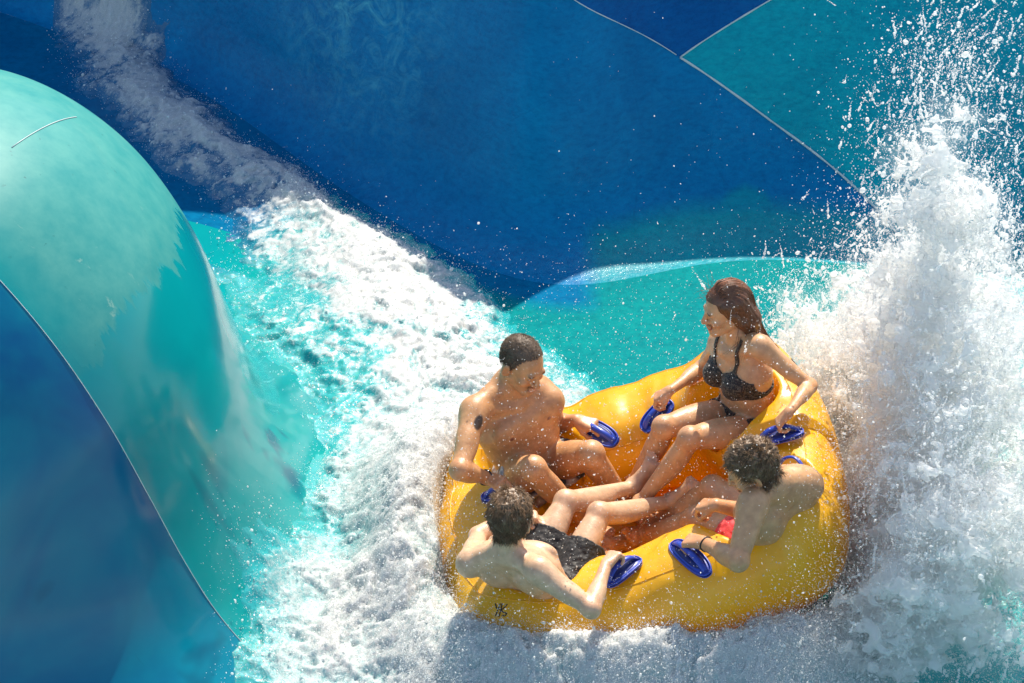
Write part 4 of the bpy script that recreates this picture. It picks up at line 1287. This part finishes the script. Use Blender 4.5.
# ------------------------------------------------------------------ white water
def foam_mat(name):
    M = Mat(name)
    fo = M.attr('foam')
    n1 = M.noise(55, 5, .7); n2 = M.noise(170, 3, .6)
    t = M.math('ADD', fo, M.math('MULTIPLY', M.math('SUBTRACT', n1, .5), .95))
    f = M.ramp(t, [(.26, 0.), (.42, .22), (.60, .60), (.86, 1.)])
    white = M.mix(M.ramp(n2, [(.3, 0.), (.7, 1.)]), (.40, .42, .415), (.58, .58, .56))
    b = M.bsdf((.8, .8, .8), .55, Specular_IOR_Level=.5, Subsurface_Scale=.06)
    b.inputs['Subsurface Radius'].default_value = (1, 1, 1); M.l(f, b.inputs['Subsurface Weight'])
    deep = M.mix(M.attr('teal'), (.003, .12, .25), (.015, .33, .34))
    M.l(M.mix(f, deep, white), b.inputs['Base Color'])
    M.l(M.mix(f, (.07, .07, .07), (.5, .5, .5)), b.inputs['Roughness'])
    M.l(M.bump(n1, .35, .010, M.bump(n2, .5, .005)), b.inputs['Normal'])
    return M.m
def drop_mat(name, tr=.25):
    M = Mat(name)
    b = M.bsdf((.96, .96, .95), .10, Specular_IOR_Level=.6)
    tl = M.n('BsdfTranslucent'); tl.inputs[0].default_value = (.98, .98, .96, 1)
    mx = M.n('MixShader'); mx.inputs[0].default_value = .62
    M.l(b.outputs[0], mx.inputs[1]); M.l(tl.outputs[0], mx.inputs[2]); 
    tp = M.n('BsdfTransparent'); m2 = M.n('MixShader'); m2.inputs[0].default_value = tr
    M.l(mx.outputs[0], m2.inputs[1]); M.l(tp.outputs[0], m2.inputs[2]); M.l(m2.outputs[0], M.out.inputs[0])
    return M.m
m_foam = foam_mat('foam'); m_drop = drop_mat('water_drops', .38); m_mist = drop_mat('fine_spray', .35); m_bub = drop_mat('foam_drops', .08)

def inside(pl, x, y, soft):
    return np.clip(poly_sd(pl, x, y) / soft + .5, 0, 1)
GX0, GX1, GY0, GY1, GS = -3.05, 2.6, -2.3, 5.9, .0105
gx = np.arange(GX0, GX1, GS); gy = np.arange(GY0, GY1, GS)
X, Y = np.meshgrid(gx, gy, indexing='ij'); sh_ = X.shape
N1 = spec_noise((1024, 1024), 3.3, 101, lo=.006); N2 = spec_noise((1024, 1024), 1.9, 102, lo=.02, hi=.30); N3 = spec_noise((1024, 1024), 2.8, 103, lo=.006)
iu, iv = np.meshgrid(np.arange(sh_[0]), np.arange(sh_[1]), indexing='ij')
# domain warp gives the torn, curling look of churned water
wx, wy = samp2(N3, iu * .8, iv * .8) * 9, samp2(N3, iu * .8 + 400, iv * .8 + 300) * 9
fu, fv = (X * .45 - Y * .89) / GS, (X * .89 + Y * .45) / GS
st = np.clip((Y - .2) / 1.2, 0, 1)                    # how strongly the run drags the foam out
a1 = samp2(N1, iu + wx, iv + wy) * (1 - .75 * st) + samp2(N1, fu * .33 + wx * .6, fv + wy * .6) * .75 * st; a2 = samp2(N2, iu + wx * .7, iv + wy * .7)
bill = 1 - np.abs(samp2(N1, iu * 1.5 + wx * 1.5 + 77, iv * 1.5 + wy * 1.5) * (1 - st) + st * samp2(N1, fu * .5 + wx * 1.2 + 77, fv * 1.7 + wy * 1.2)) * 1.2
lace = samp2(N2, fu * .5 + wx, fv * 1.1 + wy) * (.4 + .6 * st) + a2 * .5
px_, py_ = X + .0045 * wx + .006 * a2, Y + .0045 * wy
m_all = inside(FOAM, px_, py_, .22); m_core = inside(CORE, px_, py_, .62); m_sheet = inside(SHEET, px_, py_, .25)
# piled water round the raft
L = np.stack([X, Y, np.zeros_like(X)], -1) @ RM
q = (np.abs(L[..., 0] / (RA + .24)) ** 3 + np.abs(L[..., 1] / (RB + .24)) ** 3) ** (1 / 3)     # 1 at the raft's outline
rim = np.exp(-((q - 1.05) / .22) ** 2)
front = np.clip((-.35 - Y) / .5, 0, 1); left = np.clip((-.45 - X) / .4, 0, 1)
pile = rim * (.11 + .165 * front + .15 * left * np.clip((Y + .55) / .3, 0, 1))
inner = np.clip((.93 - q) / .06, 0, 1)                                            # under the raft: stay below it
stream = np.exp(-(((X + 1.0) * .81 + (Y - 1.6) * .58 - .0) / .55) ** 2) * np.clip((Y - .2) / 1., 0, 1)
base = slide_z(X, Y); hz = hump_z(X, Y)
surf = np.maximum(base, hz)
thick = .012 + .085 * m_core ** 1.4 + .07 * stream * m_core + pile
amp = (.002 + .022 * m_core ** 1.5 + .012 * rim) * (1 - .7 * m_sheet * (1 - rim)) * (1 + .9 * st)
height = surf + m_all * (thick + amp * (.60 * a1 + .32 * bill) + .0020 * m_core * a2) - .03 * (1 - m_all)
height = np.where(m_all > .02, np.maximum(height, surf - .01), surf - .03)
height = height * (1 - inner) + inner * np.minimum(height, -.52 + .25 * X * 0)
foam = m_core * .60 + m_all * .17 + .075 * a1 + (.05 + .10 * m_sheet) * (bill - .3) * m_all + (.38 * np.clip((Y - 1.6) / 1.0, 0, 1) + .35 * np.clip(Y - 2.8, 0, 1)) * m_core + (.05 + .09 * st + .06 * m_sheet) * lace * m_all + .10 * rim - .42 * m_sheet * (1 - .3 * stream)
foam = foam - (1 - m_all) * .5
teal = np.clip((1.05 - (Y - 1.55) * .58 + (X + 1.35) * .81) / .3 + .5, 0, 1)
V = np.stack([X, Y, height], -1).reshape(-1, 3)
Q = grid_quads(*sh_)
keep = (m_all.reshape(-1) > .03); q_ = Q[keep[Q].any(1)]
used, inv = np.unique(q_, return_inverse=True)
fo = link('foaming_water', np_mesh('foaming_water', V[used], inv.reshape(-1, 4), True, {'foam': foam.reshape(-1)[used], 'teal': teal.reshape(-1)[used]}), m_foam)
tag(fo, 'churning white water streaming from the upper left and boiling round the raft', 'water', kind='structure')

# ---- drops: small closed blobs, all of one spray in one mesh
def ico(sub):
    bm = bmesh.new(); bmesh.ops.create_icosphere(bm, subdivisions=sub, radius=1.)
    v = np.array([x.co for x in bm.verts]); f = np.array([[y.index for y in x.verts] for x in bm.faces]); bm.free(); return v, f
OCT = (np.array([(1, 0, 0), (-1, 0, 0), (0, 1, 0), (0, -1, 0), (0, 0, 1), (0, 0, -1.)]),
       np.array([(0, 2, 4), (2, 1, 4), (1, 3, 4), (3, 0, 4), (2, 0, 5), (1, 2, 5), (3, 1, 5), (0, 3, 5)]))
ICO1 = ico(1); ICO2 = ico(2)
def blobs(P, r, vel=None, stretch=.35, seed=1):
    """verts and triangles of many drops; big ones rounder and wobbly, small ones plain"""
    g = np.random.default_rng(seed); Vs, Fs, off = [], [], 0
    for lo, hi, (bv, bf) in ((0, .0042, OCT), (.0042, .009, ICO1), (.009, 9, ICO2)):
        m = (r >= lo) & (r < hi); n = int(m.sum())
        if not n: continue
        p, rr = P[m], r[m]
        sc = 1 + stretch * g.standard_normal((n, 3)); sc = np.clip(sc, .45, 2.2)
        R3 = np.linalg.qr(g.standard_normal((n, 3, 3)))[0]
        w = bv[None] * sc[:, None]
        if len(bv) > 12: w = w * (1 + .22 * np.sin(bv[None] @ R3 * 3.1 + g.random((n, 1, 1)) * 6).sum(-1, keepdims=True) * .5)
        w = np.einsum('nij,nkj->nki', R3, w) * rr[:, None, None] + p[:, None]
        Vs.append(w.reshape(-1, 3)); Fs.append((bf[None] + (np.arange(n) * len(bv))[:, None, None]).reshape(-1, 3) + off); off += n * len(bv)
    return np.concatenate(Vs), np.concatenate(Fs)
def spray(name, P, r, mat, label, seed, stretch=.35):
    V, F_ = blobs(P, r, None, stretch, seed)
    o = link(name, np_mesh(name, V, F_, True), mat); tag(o, label, 'spray', kind='stuff'); return o
g = np.random.default_rng(77)
def sizes(n, lo, hi, a): u = g.random(n); return lo * (1 - u * (1 - (lo / hi) ** a)) ** (-1 / a)

# drops thrown up off the foam
prob = (m_core * (.2 + np.clip(foam, 0, 1)) * (.4 + np.clip(a1, 0, 2) + rim * 1.2) * (1 - inner)).reshape(-1)
edge = (m_all * (1 - m_core) * 4 * (1 - m_sheet * .6) * (1 - .6 * st)).reshape(-1) * .22
prob = prob + edge; prob /= prob.sum()
n = 170000
ix = g.choice(len(prob), n, p=prob); P = V[ix] + g.standard_normal((n, 3)) * .012
hgt = g.exponential(.016, n) + g.exponential(.10, n) * (g.random(n) < .035)
P[:, 2] += hgt - .004; P[:, :2] += g.standard_normal((n, 2)) * (.3 * hgt)[:, None]
spray('foam_spray', P, sizes(n, .0011, .0075, 3.1), m_bub, 'white drops and bubbles tossed up off the churning foam', 5)

# the big splash at the raft's right: water thrown off the hull in jets that break into drops
def jets(nj, per, aim, spread, seed):
    """water thrown from the hull: each jet climbs to its own highest point and breaks up along its path"""
    g = np.random.default_rng(seed); Ps = []
    for _ in range(nj):
        o, top = aim(g); h = max(top[2] - o[2], .05); vz = math.sqrt(2 * 9.8 * h); ta = vz / 9.8
        v = np.array(((top[0] - o[0]) / ta, (top[1] - o[1]) / ta, vz)); k = int(per * g.uniform(.3, 1.9))
        t = ta * g.uniform(.05, 1.35, k) if g.random() < .55 else ta * np.clip(g.normal(g.uniform(.3, 1.15), .10, k), .03, 1.6)
        vv = v + g.standard_normal((k, 3)) * spread * np.linalg.norm(v)
        Ps.append(o + vv * t[:, None] + .5 * np.array((0, 0, -9.8)) * t[:, None] ** 2 + g.standard_normal((k, 3)) * .012)
    return np.concatenate(Ps)
def aim_side(g):
    y = g.uniform(-1.0, .8); o = np.array((.86 + .14 * (1 - y * y) + g.uniform(-.03, .2), y, -.22))
    x = 1.36 + g.normal(0, .34); roof = np.clip(1.95 - (2.7 * (1.30 - x) if x < 1.30 else 1.9 * (x - 1.30)), .15, 1.9) * (1 - .35 * abs(y - .15))
    return o, np.array((x, y + g.normal(.05, .15), -.1 + roof * (.10 + .9 * g.random() ** 1.2)))
def aim_peak(g):
    o = np.array((1.02 + g.normal(0, .06), g.uniform(-.1, .4), -.2)); z = .7 + 1.62 * g.random() ** 1.15
    return o, np.array((1.30 + g.normal(-.02, .055 + .16 * (2.2 - z)), .15 + g.normal(0, .14), z))
def aim_back(g):
    x = g.uniform(.62, 1.7); o = np.array((x - .1 + g.normal(0, .08), g.uniform(.75, 1.25), -.25))
    return o, np.array((x + g.normal(0, .10), o[1] + g.normal(0, .12), .02 + (.28 + .42 * np.clip((x - .62) / .4, 0, 1)) * g.random() ** .9))
P = np.concatenate([jets(2000, 120, aim_side, .05, 21), jets(420, 110, aim_peak, .04, 22), jets(560, 110, aim_back, .07, 23)])
ok = (P[:, 2] > -.25) & (P[:, 0] < 3.2); P = P[ok]
print('splash drops', len(P))
# gather the drops into clots and strands with clear air between
vox = .0115; lo = np.array((.62, -1.45, -.34)); n3 = np.array((130, 244, 196))
cl_ = spec_noise((128, 128, 128), 2.9, 91, lo=.02, aniso=(1, 1, .55))
ci = np.floor((P - lo) / .016).astype(int) % 128; cv = cl_[ci[:, 0], ci[:, 1], ci[:, 2]]
P = P[g.random(len(P)) < np.clip(.42 + .55 * cv, .06, 1.)]
SP = P
# ropes of water: strings of drops pulled out along the way they fly
g2 = np.random.default_rng(31); pk = P[g2.integers(0, len(P), 7500)]; RP, RR = [], []
for c in pk:
    d = nrm(np.array((g2.normal(.25, .35), g2.normal(0, .3), 1.)) if g2.random() < .75 else g2.standard_normal(3)); k = int(g2.integers(6, 20)); r0 = g2.uniform(.0022, .0062)
    s_ = np.cumsum(np.full(k, r0 * 1.15)); b_ = g2.standard_normal(3) * .8
    RP.append(c + d * s_[:, None] + b_ * (s_[:, None] ** 2) * 3 + g2.standard_normal((k, 3)) * r0 * .3); RR.append(r0 * (1 - .7 * np.linspace(0, 1, k) ** 1.5) * g2.uniform(.7, 1.2, k))
RP, RR = np.concatenate(RP), np.concatenate(RR)
spray('water_ropes', RP, RR, m_drop, 'strings of water pulled out of the splash at the right of the raft', 8, .25)
spray('splash_drops', P, sizes(len(P), .0015, .010, 2.5), m_drop, 'tall plume of white water drops thrown up at the right of the raft', 6, .4)
n = 110000; k_ = g.integers(0, len(SP), n); P = SP[k_] + g.standard_normal((n, 3)) * .028
spray('splash_spray', P[P[:, 2] > -.25], sizes(n, .0008, .0022, 2.5)[P[:, 2] > -.25], m_drop, 'fine white spray filling the splash at the right of the raft', 12, .2)
# fine veil between the plume and the riders, and stray drops over the whole raft
n = 52000
t = g.beta(1.1, 3.0, n); P = np.stack([1.06 - .62 * t + g.normal(0, .05, n), g.uniform(-1.0, .75, n), -.05 + g.exponential(.30, n)], 1)
P2 = np.stack([g.uniform(-.9, .9, 7000), g.uniform(-.95, .75, 7000), g.uniform(.15, 1.1, 7000)], 1)[:4500]
P3 = np.stack([g.uniform(-1.0, .9, 5000), g.uniform(-1.25, -.55, 5000), -.1 + g.exponential(.22, 5000)], 1)
P4 = np.stack([g.uniform(-.4, 1.4, 3500), g.uniform(.6, 1.7, 3500), -.2 + g.exponential(.5, 3500)], 1)[:900]
P5 = np.stack([g.normal(-.88, .10, 26000), g.uniform(-1.0, .5, 26000), -.22 + g.exponential(.13, 26000)], 1)
P6 = np.stack([g.uniform(-1.0, .95, 26000), g.normal(-.96, .12, 26000), -.12 + g.exponential(.11, 26000)], 1)
P = np.concatenate([P, P2, P3, P4, P5, P6])
spray('fine_spray', P, sizes(len(P), .0012, .0052, 3.2), m_mist, 'fine veil of drops hanging in the air over the raft and its riders', 7)

# the torn body of the splash: sheets and ropes of water, an iso-surface of where most drops are
vox = .0115; lo = np.array((.62, -1.45, -.34)); hi = np.array((2.1, 1.35, 1.9)); n3 = np.ceil((hi - lo) / vox).astype(int)
n3 += n3 % 2
den = np.zeros(n3, np.float32); ii = ((SP - lo) / vox).astype(int); m = ((ii >= 0) & (ii < n3)).all(1); np.add.at(den, tuple(ii[m].T), 1)
def blur(a, r_):
    k = np.exp(-np.linspace(-2.5, 2.5, 2 * r_ + 1) ** 2 / 2); k /= k.sum()
    for ax in range(3):
        b_ = np.zeros_like(a)
        for i_, w_ in enumerate(k): b_ += w_ * np.roll(a, i_ - r_, ax)
        a = b_
    return a
den = blur(den, 5)
MIST = 1.0
nz1 = spec_noise(tuple(n3), 2.6, 55, lo=.012, hi=.28, aniso=(1, 1, .6)); nz2 = spec_noise(tuple(n3), 2.4, 56, lo=.03, hi=.30)
hh = lo[2] + np.arange(n3[2]) * vox
gxx, gyy, gzz = [(lo[i_] + np.arange(n3[i_]) * vox).reshape([-1 if i_ == j_ else 1 for j_ in range(3)]) for i_ in range(3)]
lx = gxx * RM[0, 0] + gyy * RM[1, 0] + gzz * RM[2, 0]; ly = gxx * RM[0, 1] + gyy * RM[1, 1] + gzz * RM[2, 1]
qq = (np.abs(lx / (RA + .27)) ** 3 + np.abs(ly / (RB + .27)) ** 3) ** (1 / 3)
d0 = np.percentile(den[den > 1e-4], 60)
def body(level, na, nb, edge):
    F_ = level - np.log1p(den / d0) + na * np.abs(nz1) + nb * nz2
    F_ = np.maximum(F_, np.minimum((1.0 - qq) * 2, (edge - lx) * 3)).astype(np.float32)
    for a_ in range(3):
        s1 = [slice(None)] * 3; s1[a_] = slice(0, 2); F_[tuple(s1)] = 1; s1[a_] = slice(-2, None); F_[tuple(s1)] = 1
    v, f = surface_nets(F_, lo, vox); return relax(v, f, 1, .5), f
def vol_mat(name, dens):
    M = Mat(name); pv = M.n('VolumePrincipled'); pv.inputs['Color'].default_value = (.985, .99, .99, 1); pv.inputs['Density'].default_value = dens
    pv.inputs['Anisotropy'].default_value = .0
    M.l(pv.outputs[0], M.out.inputs['Volume']); return M.m
v, f = body(1.0, .25, .2, .66); print('mist', len(v))
tag(link('spray_mist', np_mesh('spray_mist', v, f), vol_mat('spray_mist', MIST)), 'soft white mist filling the splash at the right of the raft', 'mist', kind='stuff')
v, f = body(1.55, .85, .40, 1.2); v = relax(v, f, 2, .5); print('splash', len(v))
tag(link('splash', np_mesh('splash', v, f), m_drop), 'torn sheets of white water at the heart of the splash right of the raft', 'splash', kind='stuff')

# ------------------------------------------------------------------ camera, sun and sky
cd = bpy.data.cameras.new('camera'); cam = bpy.data.objects.new('camera', cd); COL.objects.link(cam)
cd.lens = LENS; cd.sensor_width = 36; cd.clip_end = 500; cd.clip_start = .1
cam.location = CAM; cam.rotation_euler = (R_(90 - 33), 0, 0)
S.camera = cam
w = bpy.data.worlds.new('World'); S.world = w; w.use_nodes = True
nt = w.node_tree; bg = nt.nodes['Background']
sk = nt.nodes.new('ShaderNodeTexSky'); sk.sky_type = 'NISHITA'; sk.sun_disc = False
SUN_EL, SUN_AZ = R_(50), R_(14)          # azimuth from +Y towards +X
sk.sun_elevation = SUN_EL; sk.sun_rotation = SUN_AZ
nt.links.new(sk.outputs[0], bg.inputs[0]); bg.inputs[1].default_value = .15
sl = bpy.data.lights.new('sun', 'SUN'); so = bpy.data.objects.new('sun', sl); COL.objects.link(so)
sl.energy = 4.8; sl.angle = R_(.5); sl.color = (1, .91, .77)
sd_ = Vector((math.sin(SUN_AZ) * math.cos(SUN_EL), math.cos(SUN_AZ) * math.cos(SUN_EL), math.sin(SUN_EL)))
so.rotation_euler = sd_.to_track_quat('Z', 'Y').to_euler()
so.location = sd_ * 20
S.view_settings.view_transform = 'Standard'; S.view_settings.look = 'None'; S.view_settings.gamma = 1
S.view_settings.exposure = .62
S.render.engine = 'CYCLES'
S.cycles.use_denoising = True
try: S.cycles.denoiser = 'OPENIMAGEDENOISE'
except Exception: pass
S.cycles.max_bounces = 12; S.cycles.volume_bounces = 6; S.cycles.diffuse_bounces = 8; S.cycles.transparent_max_bounces = 16
